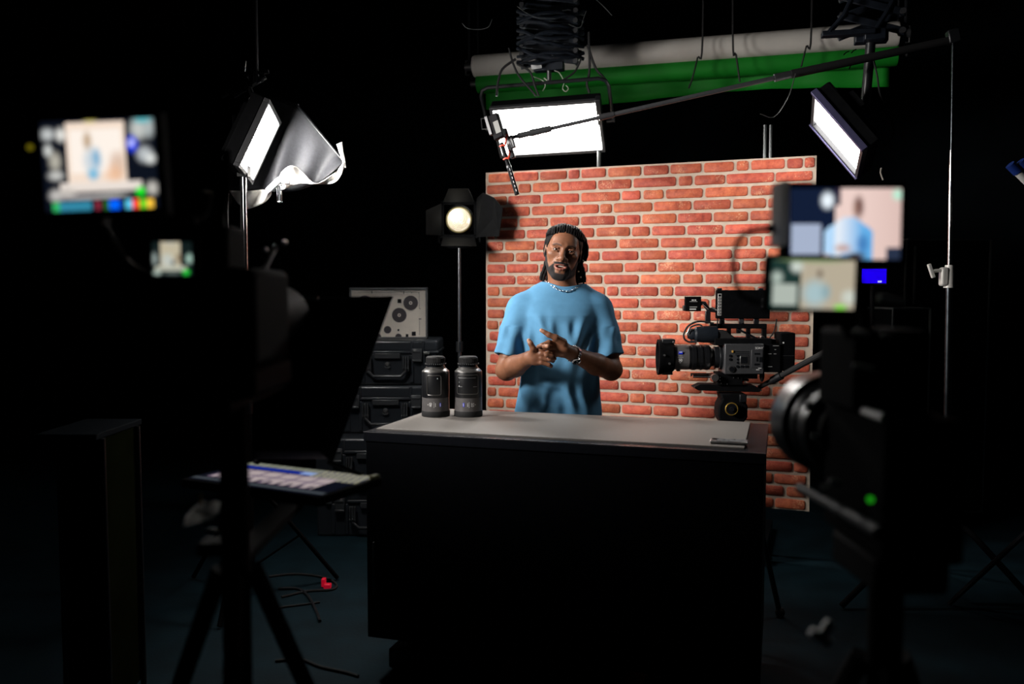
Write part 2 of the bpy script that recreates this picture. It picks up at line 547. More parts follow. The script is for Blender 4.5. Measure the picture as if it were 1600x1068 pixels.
PR, TR = led_panel((1.513, 4.0, 2.17), (-0.803, 0.125, -0.583), (-0.513, 0.352, 0.783), 0.32, 0.32, L_RIGHT, 'slanting square light panel at the right end of the rolls')

# ---- yokes
def yoke(r, T, w, reach, drop=0.06, rad=.011, at_y=.05, up=1, name='yoke'):
    x = w / 2 + .05
    c = .05
    pts = [(-x, at_y, 0), (-x, at_y, up * (reach - c)), (-x + c * .3, at_y, up * (reach - c * .3)), (-x + c, at_y, up * reach), (0, at_y, up * reach),
           (x - c, at_y, up * reach), (x - c * .3, at_y, up * (reach - c * .3)), (x, at_y, up * (reach - c)), (x, at_y, 0)]
    MB(T).tube(pts, rad, 10).build(name, BLKM, r)
    for s in (-1, 1):
        MB(T).cyl((s * (w / 2 + .015), at_y, 0), (s * (x + .012), at_y, 0), .016).build('yoke_knob', DGR, r)
yoke(PM, TM, .64, .262)
MB(TM).box((.31, -.01, .10), (.028, .05, .16)).build('barn_door_hinge', BLKM, PM, bevel=.003)
# right panel: arm behind the housing, pale knob on its side
MB(TR).box((0, .095, .05), (.10, .03, .34)).build('yoke', FBLKM, PR, bevel=.004)
MB(TR).box((0, .12, .05), (.26, .03, .09)).build('driver_box', FBLKM, PR, bevel=.004)
kb = Vector(at(1330, 187, 3.95))
MB().lathe([(0, 0), (.019, 0), (.020, .004), (.018, .010), (0, .011)], alongz(kb, kb + Vector((-.25, -1, -.12))), 24).build('yoke_knob', mat('pale_knob', (.34, .36, .34), .5), PR)
for k in range(4):
    p = [(1299, 142), (1297, 153), (1352, 206), (1350, 217)][k]
    q = Vector(at(p[0], p[1], 3.93))
    MB(frame(q, (.6, 0, -.8))).box((0, 0, 0), (.022, .004, .005)).build('vent_slot', ALU, PR)
MB(TR).box((.185, -.012, 0), (.020, .03, .36)).build('barn_door_hinge', mat('violet_grey_metal', (.10, .095, .20), .4, .5, var=.1), PR, bevel=.002)
MB(TR).box((-.178, -.012, 0), (.012, .03, .36)).build('barn_door_hinge', MATS['violet_grey_metal'], PR, bevel=.002)

# ---- left stand under the left panel
def tripod_stand(base, tops, label, spread=.42, group=None, name='light_stand', m=CHR, leg_h=.55):
    """tops: list of (z, radius) from the floor up; the pole leans along the given base->top points"""
    r = thing(name, (base[0], base[1], 0), label, 'light stand', group)
    z0 = .12
    for (za, zb, rad, mm) in tops:
        MB().cyl((base[0], base[1], za), (base[0], base[1], zb), rad, seg=16).build('pole', mm, r)
        if zb < tops[-1][1] - .01:
            MB().cyl((base[0], base[1], zb - .03), (base[0], base[1], zb + .03), rad + .008, seg=16).build('collar', BLKM, r)
    for k in range(3):
        a = 2 * PI * k / 3 + .5
        d = Vector((math.cos(a), math.sin(a), 0))
        b0 = Vector((base[0], base[1], 0))
        MB().tube([b0 + V(0, 0, leg_h) + d * .02, b0 + d * spread + V(0, 0, .012)], .011, 8).build('leg', FBLKM, r)
        MB().tube([b0 + V(0, 0, .14) + d * .02, b0 + d * spread * .55 + V(0, 0, leg_h * .46)], .006, 6).build('brace', FBLKM, r)
    return r
sb = at(382, 320, 4.0)
PANEL_STAND = tripod_stand((sb.x, sb.y), [(.05, .9, .018, FBLKM), (.9, 1.5, .015, CHR), (1.5, 2.0, .0125, CHR)], 'chrome light stand carrying the left square panel')
MB().box((sb.x, sb.y, 2.0), (.05, .05, .05)).tube([(sb.x, sb.y, 2.0), (sb.x - .05, 4.0, 2.04), (-1.29, 4.02, 2.10), (-1.29, 4.02, 2.26)], .012, 8).build('tilt_bracket', BLKM, PANEL_STAND)
MB().tube([V(sb.x - .02, 4.02, 1.99), V(sb.x - .028, 4.03, 1.7), V(sb.x - .02, 4.03, 1.3), V(sb.x - .03, 4.03, .6), V(sb.x - .06, 4.05, .01)], .004, 6).build('power_cable', RUB, PANEL_STAND)
# clutter of brackets above the left panel and its red lamp
for (a, b, rr) in (((365, 150), (415, 120), .012), ((375, 100), (395, 150), .012), ((382, 95), (380, 118), .01), ((398, 75), (402, 130), .012), ((372, 118), (420, 112), .010)):
    MB().tube([at(a[0], a[1], 4.05), at(b[0], b[1], 4.05)], rr, 8).build('top_bracket', BLKM, PL)
for (x, y, w) in ((352, 150, 12), (398, 132, 8), (381, 106, 4), (410, 127, 5)):
    MB().box((0, 0, 0), (w / 333., .006, .010), frame(at(x, y, 4.0), (.85, 0, .5))).build('bracket_edge', CHR, PL)
MB().cyl(at(401.5, 73, 4.05), at(401.5, 65, 4.05), .005).build('status_lamp', emat('red_lamp', (1, .02, .06), .55), PL)
MB().cyl(at(399, 130, 4.05), (at(399, 60, 4.05).x, 4.05, RZ), .016).build('hanging_rod', BLKM, PL)

# ---- scissor hangers on the ceiling
def pantograph(cx, cy, z0, z1, half, ang, label, n):
    r = thing('scissor_hanger', (cx, cy, z1), label, 'light hanger')
    d = Vector((math.cos(ang), math.sin(ang), 0)); o = Vector((cx, cy, 0)); nrm = Vector((-d.y, d.x, 0))
    h = (z1 - z0 - .05) / n
    for k in range(n):
        za = z0 + .03 + k * h
        for s in (-1, 1):
            a = o - d * half * s + V(0, 0, za); b = o + d * half * s + V(0, 0, za + h)
            F_ = frame((a + b) / 2 + nrm * .014 * s, b - a)
            MB(F_).box((0, 0, 0), ((b - a).length + .03, .012, .034)).build('arm', M_PANTO, r, bevel=.004)
        for s in (-1, 1):
            p = o + d * half * s + V(0, 0, za)
            MB().cyl(p - nrm * .03, p + nrm * .03, .014, seg=12).build('pivot', DGR, r)
    MB(frame(o + V(0, 0, z0 + .01), d)).box((0, 0, 0), (half * 1.1, .06, .045)).build('bottom_block', M_PANTO, r, bevel=.004)
    MB(frame(o + V(0, 0, z1 - .02), d)).box((0, 0, 0), (half * 2.6, .08, .04)).build('ceiling_rail', M_PANTO, r)
    return r
M_PANTO = mat('blue_black_metal', (0.010, 0.014, 0.022), 0.45, 0.2, var=.3, scale=30)
pm = at(858, 108, 4.93)
PAN1 = pantograph(pm.x, 4.93, pm.z, RZ, .155, -.25, 'black scissor hanger wrapped in cable above the wide panel', 26)
MB().cyl((pm.x, 4.93, pm.z + .01), (pm.x, 4.93, at(858, 131, 4.93).z), .014).build('spigot', ALU, PAN1)
MB(frame(at(838, 104, 4.885), (.99, -.1, .12))).box((0, 0, 0), (.058, .004, .026)).build('paper_label', WHT, PAN1)
for (pts, rr) in (([(830, 118), (848, 126), (852, 134), (848, 142)], .0022), ([(866, 110), (874, 114), (881, 128), (879, 138), (884, 143), (888, 138), (884, 133)], .0022), ([(850, 122), (862, 130), (868, 128)], .003)):
    MB().tube(smooth_path([at(x, y, 4.86) for x, y in pts], 5), rr, 6).build('safety_wire', mat('pale_wire', (.65, .66, .55), .35, .4), PAN1)
for (pts, rr) in (([(806, 92), (785, 108), (778, 130), (776, 150)], .007), ([(795, 75), (802, 100), (812, 120), (838, 150)], .006), ([(808, 100), (828, 112), (836, 135), (842, 150)], .006),
                  ([(920, 50), (921, 110), (917, 130), (921, 145)], .007), ([(918, 70), (930, 105), (944, 122), (952, 135)], .007), ([(908, 92), (898, 112), (880, 125)], .006)):
    MB().tube(smooth_path([at(x, y, 4.84) for x, y in pts], 6), rr, 6).build('cable_drop', RUB, PAN1)
rc = random.Random(3)
for k in range(16):
    y0 = 18 + k * 5.2
    pts = []
    for j in range(9):
        t = j / 8
        pts.append(at(808 + 104 * t, y0 + 7 * math.sin(t * PI + k) + rc.uniform(-1.5, 1.5) + 8 * (1 - 4 * (t - .5) ** 2) * (-1 if k % 2 else .4), 4.90 - .06 * math.sin(PI * t) + .01 * (k % 3)))
    MB().tube(smooth_path(pts, 4), .008 if k % 3 else .011, 7).build('wrapped_cable', M_PANTO, PAN1)
for pts in ([(722, 36), (730, 44), (748, 46), (763, 42), (769, 30)], [(808, 10), (822, 20), (838, 27), (868, 29)], [(916, 17), (912, 28), (906, 43), (888, 38)], [(930, -2), (945, 12), (956, 24)]):
    MB().tube(smooth_path([at(x, y, 4.80) for x, y in pts], 6), .0018, 6).build('thin_wire', mat('grey_wire', (.12, .13, .13), .4, .3), PAN1)

pr = at(1352, 66, 3.98)
PAN2 = pantograph(1.66, 4.02, pr.z + .02, RZ, .13, -.25, 'black scissor hanger above the slanting right panel', 18)
MB().cyl((1.66, 4.02, pr.z + .03), (1.655, 4.06, at(1350, 172, 4.05).z), .022).build('drop_tube', BLKM, PAN2)
MB(frame(at(1325, 52, 3.98), (1, -.2, 0))).box((0, 0, 0), (.23, .05, .024)).build('cross_bar', M_PANTO, PAN2, bevel=.003)
MB(frame(at(1366, 55, 3.98), (1, -.2, 0))).box((0, 0, 0), (.09, .06, .05)).build('clamp_block', M_PANTO, PAN2, bevel=.004)
MB().tube([at(1296, 50, 3.98), at(1318, 25, 3.98), at(1330, 0, 3.98)], .012, 8).build('strut', M_PANTO, PAN2)
MB().tube([at(1366, 50, 3.98), at(1385, 20, 3.98), at(1398, -5, 3.98)], .012, 8).build('strut', M_PANTO, PAN2)
MB(frame(Vector((1.62, 4.06, at(1345, 172, 4.05).z)), (1, 0, 0))).box((0, 0, 0), (.12, .07, .06)).build('yoke_clamp', BLKM, PAN2, bevel=.005)
for pts in ([(1318, 86), (1322, 82), (1327, 80)], [(1330, 83), (1334, 79), (1338, 77)], [(1327, 108), (1329, 103), (1332, 101)], [(1330, 160), (1327, 167), (1329, 174), (1333, 177)], [(1336, 160), (1337, 166), (1343, 167)]):
    MB().tube(smooth_path([at(x, y, 3.93) for x, y in pts], 5), .0028, 6).build('clip', CHR, PAN2)
MB().tube(smooth_path([at(x, y, 3.95) for x, y in ((1364, 90), (1370, 115), (1372, 128), (1376, 150), (1392, 185), (1396, 210), (1380, 230))], 6), .004, 6).build('cable_drop', RUB, PAN2)
MB().tube(smooth_path([at(x, y, 3.95) for x, y in ((1377, 262), (1376, 270), (1380, 281))], 5), .0035, 6).build('dangling_cord', mat('grey_cord', (.30, .28, .24), .6), PAN2)
MB().tube(smooth_path([at(x, y, 3.9) for x, y in ((1243, 115), (1232, 150), (1210, 182), (1188, 178))], 6), .0022, 6).build('dangling_cord', mat('dark_cord', (.03, .03, .03), .6), PAN2)

# ---- assumed key lamp, added out of view at the left to light the presenter
def assumed_key_lamp(c, aim, watts, label, size):
    c = Vector(c); aim = Vector(aim)
    n = (aim - c).normalized()
    T = panel_frame(c, n, (0, 0, 1))
    r = thing('assumed_softbox', c, label, 'studio light')
    s = size / 2
    b = MB(T)
    for i in range(4):
        cs = [(-s, -s), (s, -s), (s, s), (-s, s)]
        a0, a1 = cs[i], cs[(i + 1) % 4]
        k = .35
        b.prism([(a0[0], 0, a0[1]), (a1[0], 0, a1[1]), (a1[0] * k, .32, a1[1] * k), (a0[0] * k, .32, a0[1] * k)], (0, .006, 0))
    b.build('shell', FAB, r)
    MB(T).box((0, .40, 0), (.22, .18, .22)).build('lamp_head', BLKM, r, bevel=.01)
    MB().cyl(T @ V(0, .40, .11), (T @ V(0, .40, .11)).xy.to_3d() + V(0, 0, RZ), .018).build('hanging_rod', BLKM, r)
    ld = bpy.data.lights.new('assumed_softbox_light', 'AREA')
    ld.shape = 'SQUARE'; ld.size = size * .92; ld.energy = watts; ld.color = (1, .95, .90)
    ld.spread = math.radians(54)
    lo_ = bpy.data.objects.new('assumed_softbox_light', ld)
    COL.objects.link(lo_); lo_.parent = r
    lo_.location = T.to_3x3() @ V(0, .03, 0)
    lo_.rotation_euler = n.to_track_quat('-Z', 'Z').to_euler()
    return r
assumed_key_lamp((-2.05, 2.45, 2.22), (0.40, 4.0, 1.58), W_ASSUMED_KEY, 'assumed black softbox added out of view high left, aimed at the presenter', .7)  # unseen fixture, added because the visible lamps leave his face dark
# ------------------------------------------------------------------ spotlight with barn doors, left of the bricks
FY = 4.90
fc = at(717, 343, FY)
fs = thing('fresnel_spotlight', (fc.x, fc.y, fc.z), 'black spotlight with round warm lens and open barn doors', 'spotlight')
Tf = frame(fc, (1, .05, 0))                 # -y towards the camera
MB(Tf).lathe([(0, .02), (.078, .02), (.088, .03), (.090, .16), (.080, .22), (.05, .26), (0, .26)], Matrix.Rotation(-PI / 2, 4, 'X'), 28).build('housing', FBLKM, fs, smooth=40)
MB(Tf).box((0, .12, .105), (.09, .16, .04)).box((0, .14, -.10), (.14, .15, .05)).build('vent_box', FBLKM, fs, bevel=.006)
M_LENS = mat('fresnel_glass', (.75, .66, .50), .12, coat=.6, emit=(1.0, .86, .62), estr=.42, var=.12, scale=40)
ln = MB(Tf)
prof = [(0, -.016)]
for k in range(1, 9):
    r0 = .066 * k / 8
    prof += [(r0 - .004, -.016 + .004 * (k / 8)), (r0, -.012 + .002 * (k / 8))]
prof += [(.068, .004), (0, .004)]
ln.lathe([(max(r_, 0), z) for r_, z in prof], Matrix.Rotation(-PI / 2, 4, 'X'), 40)
ln.build('lens', M_LENS, fs, smooth=25)
MB(Tf).torus((0, .012, 0), .0715, .005, 36, 8, axis='Y').build('lens_ring', mat('brass_ring', (.55, .50, .25), .3, .8), fs)
MB(Tf).sphere((-.018, -.022, .022), .012, seg=12, rings=8).build('lamp_bulb', emat('bulb_glow', (1, .95, .80), L_FRESNEL), fs)
def leaf(pts, name='barn_door'):
    P_ = [Tf @ V(*p) for p in pts]
    nrm = (P_[1] - P_[0]).cross(P_[2] - P_[0]).normalized() * .003
    MB().prism(P_, nrm).build(name, FBLKM, fs)
fr = MB(Tf)
fr.box((0, .0, .095), (.21, .015, .02)).box((0, .0, -.095), (.21, .015, .02)).box((.095, 0, 0), (.02, .015, .19)).box((-.095, 0, 0), (.02, .015, .19))
fr.build('door_frame', FBLKM, fs)
leaf([(-.09, -.008, .10), (.09, -.008, .10), (.055, -.10, .165), (-.055, -.10, .165)])
leaf([(-.09, -.008, -.10), (.09, -.008, -.10), (.10, -.11, -.155), (-.10, -.11, -.155)])
leaf([(-.10, -.008, -.09), (-.10, -.008, .09), (-.185, -.07, .045), (-.185, -.07, -.09)])
leaf([(.10, -.008, -.10), (.10, -.008, .12), (.135, -.08, .145), (.195, -.11, .115), (.245, -.12, .055), (.225, -.10, -.10)])
MB(Tf).tube([(-.115, .12, 0), (-.115, .12, -.12), (-.06, .12, -.15), (.06, .12, -.15), (.115, .12, -.12), (.115, .12, 0)], .010, 8).build('yoke', FBLKM, fs)
st = Tf @ V(0, .12, 0)
tripod_stand((st.x, st.y), [(.05, .62, .016, FBLKM), (.62, 1.12, .013, mat('dark_chrome', (.30, .31, .33), .25, 1.0, var=.1)), (1.12, fc.z - .155, .011, mat('dark_chrome', (.30, .31, .33), .25, 1.0))], 'slim dark stand holding the round spotlight', spread=.20)

# ------------------------------------------------------------------ black cloth with a white lining behind the left panel
CYY = 4.26
cl = thing('flag_cloth', at(450, 220, CYY), 'black draped flag cloth with crumpled white lining below', 'flag cloth')
def sheet(outline_top, outline_bot, depth_fn, n, m_, mat_, name, thick=.003):
    top = smooth_path([V(x, y, 0) for x, y in outline_top], 6); bot = smooth_path([V(x, y, 0) for x, y in outline_bot], 6)
    def samp(path, t):
        k = t * (len(path) - 1); i = min(int(k), len(path) - 2)
        return path[i].lerp(path[i + 1], k - i)
    vs_, fs_ = [], []
    for j in range(m_ + 1):
        for i in range(n + 1):
            t, s_ = i / n, j / m_
            p = samp(top, t).lerp(samp(bot, t), s_)
            vs_.append(at(p.x, p.y, CYY + depth_fn(t, s_)))
    for j in range(m_):
        for i in range(n):
            a = j * (n + 1) + i
            fs_.append((a, a + 1, a + n + 2, a + n + 1))
    mb = MB(); mb.add(vs_, fs_)
    o = mb.build(name, mat_, cl, smooth=180)
    md = o.modifiers.new('thickness', 'SOLIDIFY'); md.thickness = thick
    return o
M_FLAG = mat('black_flag_fabric', (.026, .027, .031), .62, spec=.35, var=.2, scale=90, bump=.2, bscale=30)
M_LIN = mat('white_lining', (.80, .78, .74), .8, spec=.2, var=.06, scale=40, bump=.25, bscale=45)
sheet([(372, 160), (420, 150), (466, 166), (505, 210), (536, 250)], [(358, 296), (410, 297), (448, 300), (492, 288), (537, 254)],
      lambda t, s: .045 * math.sin(t * 9 + s * 2) * (.2 + s * .5) + .018 * math.sin(t * 23 + s * 3) * s - .02 * s + .05, 34, 18, M_FLAG, 'black_side')
MB().tube([at(464, 164, CYY + .04), at(535, 249, CYY + .02)], .006, 8).build('edge_rod', BLKM, cl)
sheet([(430, 290), (442, 266), (462, 260), (492, 286), (520, 272), (538, 252)], [(434, 298), (448, 294), (470, 286), (494, 288), (524, 284), (540, 258)],
      lambda t, s: -.03 + .025 * math.sin(t * 17 + s * 2) + .02 * math.sin(t * 31), 40, 8, M_LIN, 'white_lining')
sheet([(526, 226), (530, 238), (536, 256)], [(535, 222), (537, 240), (541, 262)], lambda t, s: -.02 + .02 * math.sin(t * 9), 12, 4, M_LIN, 'white_lining')
sheet([(357, 297), (385, 298), (410, 296), (424, 300)], [(373, 318), (386, 326), (410, 318), (424, 304)],
      lambda t, s: -.03 + .025 * math.sin(t * 12 + s * 3) + .02 * s, 24, 8, M_LIN, 'white_lining')
MB().tube([at(355, 245, CYY + .05), at(354, 330, CYY + .05), V(at(354, 330, CYY + .05).x, CYY + .05, .0)], .010, 8).build('stand_pole', BLKM, cl)
MB().tube([at(355, 250, CYY + .05), at(390, 150, CYY + .10), at(466, 165, CYY + .05)], .008, 8).build('support_arm', BLKM, cl)
ck = thing('spring_clamp', at(432, 290, CYY - .16), 'grey metal grip clamp on the white cloth lining', 'clamp')
Tc = frame(at(432, 283, CYY - .17), (1, .1, 0))
MB(Tc).box((-.022, 0, .0), (.085, .018, .016), Matrix.Rotation(-.75, 4, 'Y')).box((-.030, -.006, -.014), (.085, .016, .012), Matrix.Rotation(-.75, 4, 'Y')).build('jaw', ALU, ck, bevel=.002)
MB(Tc).box((.028, 0, -.002), (.07, .018, .022)).build('jaw_bar', ALU, ck, bevel=.002)
hb = MB(Tc)
hb.box((.004, 0, -.058), (.007, .016, .085)).box((.022, 0, -.058), (.007, .016, .085)).box((.013, 0, -.098), (.025, .016, .007))
hb.build('handle_frame', CHR, ck, bevel=.002)
MB(Tc).cyl((.013, 0, -.02), (.013, 0, -.105), .0042).build('screw', DGR, ck)

# ------------------------------------------------------------------ backdrop rolls under the ceiling
RL, RR = at(741, 104, 5.6), at(1404, 54, 4.9)
RR = V(RR.x, RR.y, RL.z)
GL, GR = at(747, 131, 5.63), at(1402, 86, 4.95)
GR = V(GR.x, GR.y, GL.z)
M_ROLL = mat('grey_paper', (.60, .57, .53), .75, spec=.25, var=.06, scale=6)
M_GREEN = mat('chroma_green', (.004, .19, .012), .65, spec=.3, var=.08, scale=8)
ro = thing('paper_roll', RL, 'pale grey backdrop paper roll hung under the ceiling', 'backdrop roll')
A_ = alongz(RL, RR); LR = (RR - RL).length
MB().lathe([(.028, .0), (.066, 0), (.070, .012), (.070, LR - .01), (.066, LR), (.028, LR), (.028, 0)], A_, 36).build('roll', M_ROLL, ro, smooth=40)
MB().cyl(RL - (RR - RL).normalized() * .06, RR + (RR - RL).normalized() * .06, .026, seg=18).build('core_tube', DGR, ro)
for e, s in ((RL, -1), (RR, 1)):
    dd = (RR - RL).normalized()
    p = e + dd * s * .035
    MB().tube([p + V(0, 0, .04), p + dd * s * .022 + V(0, 0, .04), p + dd * s * .022 - V(0, 0, .05), p - V(0, 0, .05)], .004, 6).build('end_bracket', ALU, ro)
    MB().tube([p, V(p.x, p.y, RZ)], .008, 6).build('hanger_rod', BLKM, ro)
gr = thing('green_screen_roll', GL, 'bright green screen roll hung below the grey paper roll', 'backdrop roll')
A2 = alongz(GL, GR); LG = (GR - GL).length
MB().lathe([(.02, 0), (.060, 0), (.063, .01), (.063, LG - .01), (.060, LG), (.02, LG), (.02, 0)], A2, 36).build('roll', M_GREEN, gr, smooth=40)
MB().cyl(GL - (GR - GL).normalized() * .05, GR + (GR - GL).normalized() * .05, .018, seg=14).build('core_tube', DGR, gr)
gd = (GR - GL).normalized(); gn = V(-gd.y, gd.x, 0)
vs_, fs_ = [], []
n = 60
for i in range(n + 1):
    t = .012 + .976 * i / n
    b = GL + gd * LG * t + gn * (.060 + .008 * math.sin(t * 50))
    hang = .15 + .02 * math.sin(t * 7)
    for k in range(4):
        vs_.append(b + gn * (.004 * k) - V(0, 0, hang * k / 3 - .0))
for i in range(n):
    for k in range(3):
        a = i * 4 + k
        fs_.append((a, a + 1, a + 5, a + 4))
mbg = MB(); mbg.add(vs_, fs_)
og = mbg.build('hanging_edge', M_GREEN, gr, smooth=180)
og.modifiers.new('thickness', 'SOLIDIFY').thickness = .003
for e in (GL, GR):
    MB().tube([e, V(e.x, e.y, RZ)], .006, 6).build('hanger_rod', BLKM, gr)
# cords thrown over the rolls
for i, pts in enumerate(([(1098, 56), (1090, 90), (1082, 122), (1076, 138)], [(1145, 52), (1150, 85), (1156, 128)], [(1268, 42), (1260, 72), (1252, 104)])):
    Yc = [5.05, 5.0, 4.9][i]
    P_ = [at(x, y, Yc) for x, y in pts]
    P_ = [V(P_[0].x, Yc + .04, RZ)] + P_
    MB().tube(smooth_path(P_, 5), .0055, 6).build('tie_cord', RUB, ro)
# ------------------------------------------------------------------ boom pole and shotgun microphone
BYm = 4.0
bp0, bp1, bp2 = at(802, 214, BYm), at(1236, 116, 3.93), at(1489, 62, 3.88)
boom = thing('boom_pole', (bp1.x, bp1.y, bp1.z), 'long grey boom pole reaching in front of the wide panel', 'boom pole')
M_BOOM = mat('grey_carbon', (.070, .072, .078), .38, .2, var=.1, scale=60)
MB().cyl(bp0, bp0.lerp(bp1, .35), .0085, seg=14).build('tip_section', M_BOOM, boom)
MB().cyl(bp0.lerp(bp1, .33), bp1, .0105, seg=14).build('middle_section', M_BOOM, boom)
MB().cyl(bp1, bp2, .019, .017, seg=14).build('grip_section', RUB, boom)
for t, r_, l_ in ((.04, .014, .03), (.10, .016, .05), (.34, .015, .035), (.98, .018, .05)):
    p = bp0.lerp(bp1, t); dd = (bp1 - bp0).normalized()
    MB().cyl(p - dd * l_, p + dd * l_, r_, r_ * .9, seg=14).build('lock_collar', DGR, boom)
M_MIC = mat('mic_black', (.006, .006, .007), .55, spec=.05)
mc = thing('shotgun_microphone', at(795, 250, BYm - .03), 'slim black shotgun microphone on red shock mounts', 'microphone')
m0, m1 = at(770, 178, BYm - .03), at(808, 304, BYm - .08)
md = (m1 - m0).normalized()
body = m0.lerp(m1, .36); tip = m0.lerp(m1, .66)
MB().cyl(body, tip, .0095, seg=16).build('body', M_MIC, mc)
MB().cyl(tip, m1, .0105, seg=16).build('interference_tube', M_MIC, mc, bevel=.001)
sl = MB(); side = md.cross(V(0, 1, 0)).normalized()
for k in range(6):
    p = tip.lerp(m1, .10 + .15 * k) - V(0, .0101, 0) + side * .001
    sl.box((0, 0, 0), (.011, .002, .003), frame(p, md, (0, 0, 1)))
sl.build('tube_slots', mat('slot_grey', (.16, .16, .17), .4), mc)
MB().cyl(tip - md * .006, tip + md * .004, .0115, seg=16).build('ring', DGR, mc)
tp = m0.lerp(m1, .16)
MB(frame(tp, md, (0, 0, 1))).box((0, 0, 0), (.115, .035, .050)).build('transmitter', M_MIC, mc, bevel=.004)
MB(frame(tp + V(.002, -.0195, -.004), md, (0, 0, 1))).box((0, 0, 0), (.056, .002, .026)).build('transmitter_label', mat('grey_label', (.20, .20, .19), .6, spec=.2), mc)
MB(frame(tp + V(-.035, .0, .004), md)).box((0, 0, 0), (.09, .02, .016)).build('belt_clip', DGR, mc, bevel=.002)
mb1 = frame(at(795, 224, BYm - .015), md, (0, 0, 1))
MB(mb1).box((0, 0, 0), (.145, .020, .022)).box((.0, 0, .018), (.06, .02, .02)).build('mount_bar', DGR, mc, bevel=.004)
M_RED = mat('red_elastic', (.75, .07, .035), .5)
for t, px, py in ((.40, 786, 214), (.56, 790, 238)):
    p = m0.lerp(m1, t); q = at(px + 6, py - 4, BYm - .02)
    MB().tube(smooth_path([p - side * .014 - V(0, .010, 0), p - V(0, .016, 0) + V(0, 0, .002), p + side * .012 - V(0, .01, 0), q], 5), .0042, 7).build('elastic_mount', M_RED, mc)
MB().cyl(at(797, 222, BYm - .015), bp0, .009).build('swivel', DGR, mc)
tag(MB(frame(at(759, 193, 4.9), (1, .1, .1))).box((0, 0, .03), (.05, .01, .004)).box((0, 0, -.03), (.05, .01, .004)).box((-.024, 0, 0), (.004, .01, .06)).box((.024, 0, 0), (.004, .01, .06)).build('panel_clip', ALU), 'small pale square clip at the left edge of wide panel', 'clip')

# ------------------------------------------------------------------ tall chrome stand on the right
S_Y = 3.88
s0 = at(1489, 70, S_Y); s1 = at(1484, 400, S_Y)
M_DCH = mat('worn_chrome', (.42, .44, .47), .22, 1.0, var=.25, scale=25)
M_DK2 = mat('dark_worn_chrome', (.10, .115, .13), .25, 1.0, var=.4, scale=18)
cs = thing('boom_stand', (s1.x - .004, S_Y, 0), 'tall chrome stand with a silver clamp on the right', 'light stand')
def spole(y0, y1, r_, m_, x0=1489, xe=1480):
    f = lambda y: 1489.5 - (y - 70) * .0165
    MB().cyl(at(f(y0), y0, S_Y), at(f(y1), y1, S_Y), r_, seg=18).build('pole', m_, cs)
spole(62, 245, .0075, M_DK2); spole(235, 425, .0105, CHR); spole(420, 760, .0165, M_DK2)
pb = at(1489.5 - (760 - 70) * .0165, 760, S_Y)
MB().cyl(pb, V(pb.x - .005, pb.y, .10), .0185, seg=18).build('pole', FBLKM, cs)
kc = at(1483, 432, S_Y)
MB().cyl(kc - V(0, 0, .05), kc + V(0, 0, .052), .023, .019, seg=20).build('collar', mat('satin_silver', (.62, .61, .58), .4, .15, var=.08), cs, smooth=40)
MB().box((kc.x - .026, kc.y - .004, kc.z), (.036, .036, .085)).build('clamp_block', MATS['satin_silver'], cs, bevel=.010, seg=3)
MB().cyl(kc + V(-.04, -.01, .028), kc + V(-.085, -.012, .026), .008, seg=12).build('t_handle_stem', MATS['satin_silver'], cs)
MB(frame(kc + V(-.088, -.012, .026), (.35, 0, -.94))).box((0, 0, 0), (.066, .016, .016)).build('t_handle', MATS['satin_silver'], cs, bevel=.003)
for k in range(3):
    a = 2 * PI * k / 3 + 1.2; d = V(math.cos(a), math.sin(a), 0)
    b0 = V(pb.x - .005, pb.y, 0)
    MB().tube([b0 + V(0, 0, .42), b0 + d * .12 + V(0, 0, .36), b0 + d * .50 + V(0, 0, .016)], .014, 10).build('leg', FBLKM, cs)
MB(frame(s0 + V(0, 0, .035), (1, -.2, .2))).box((0, 0, 0), (.05, .05, .06)).build('boom_clamp', BLKM, cs, bevel=.006)
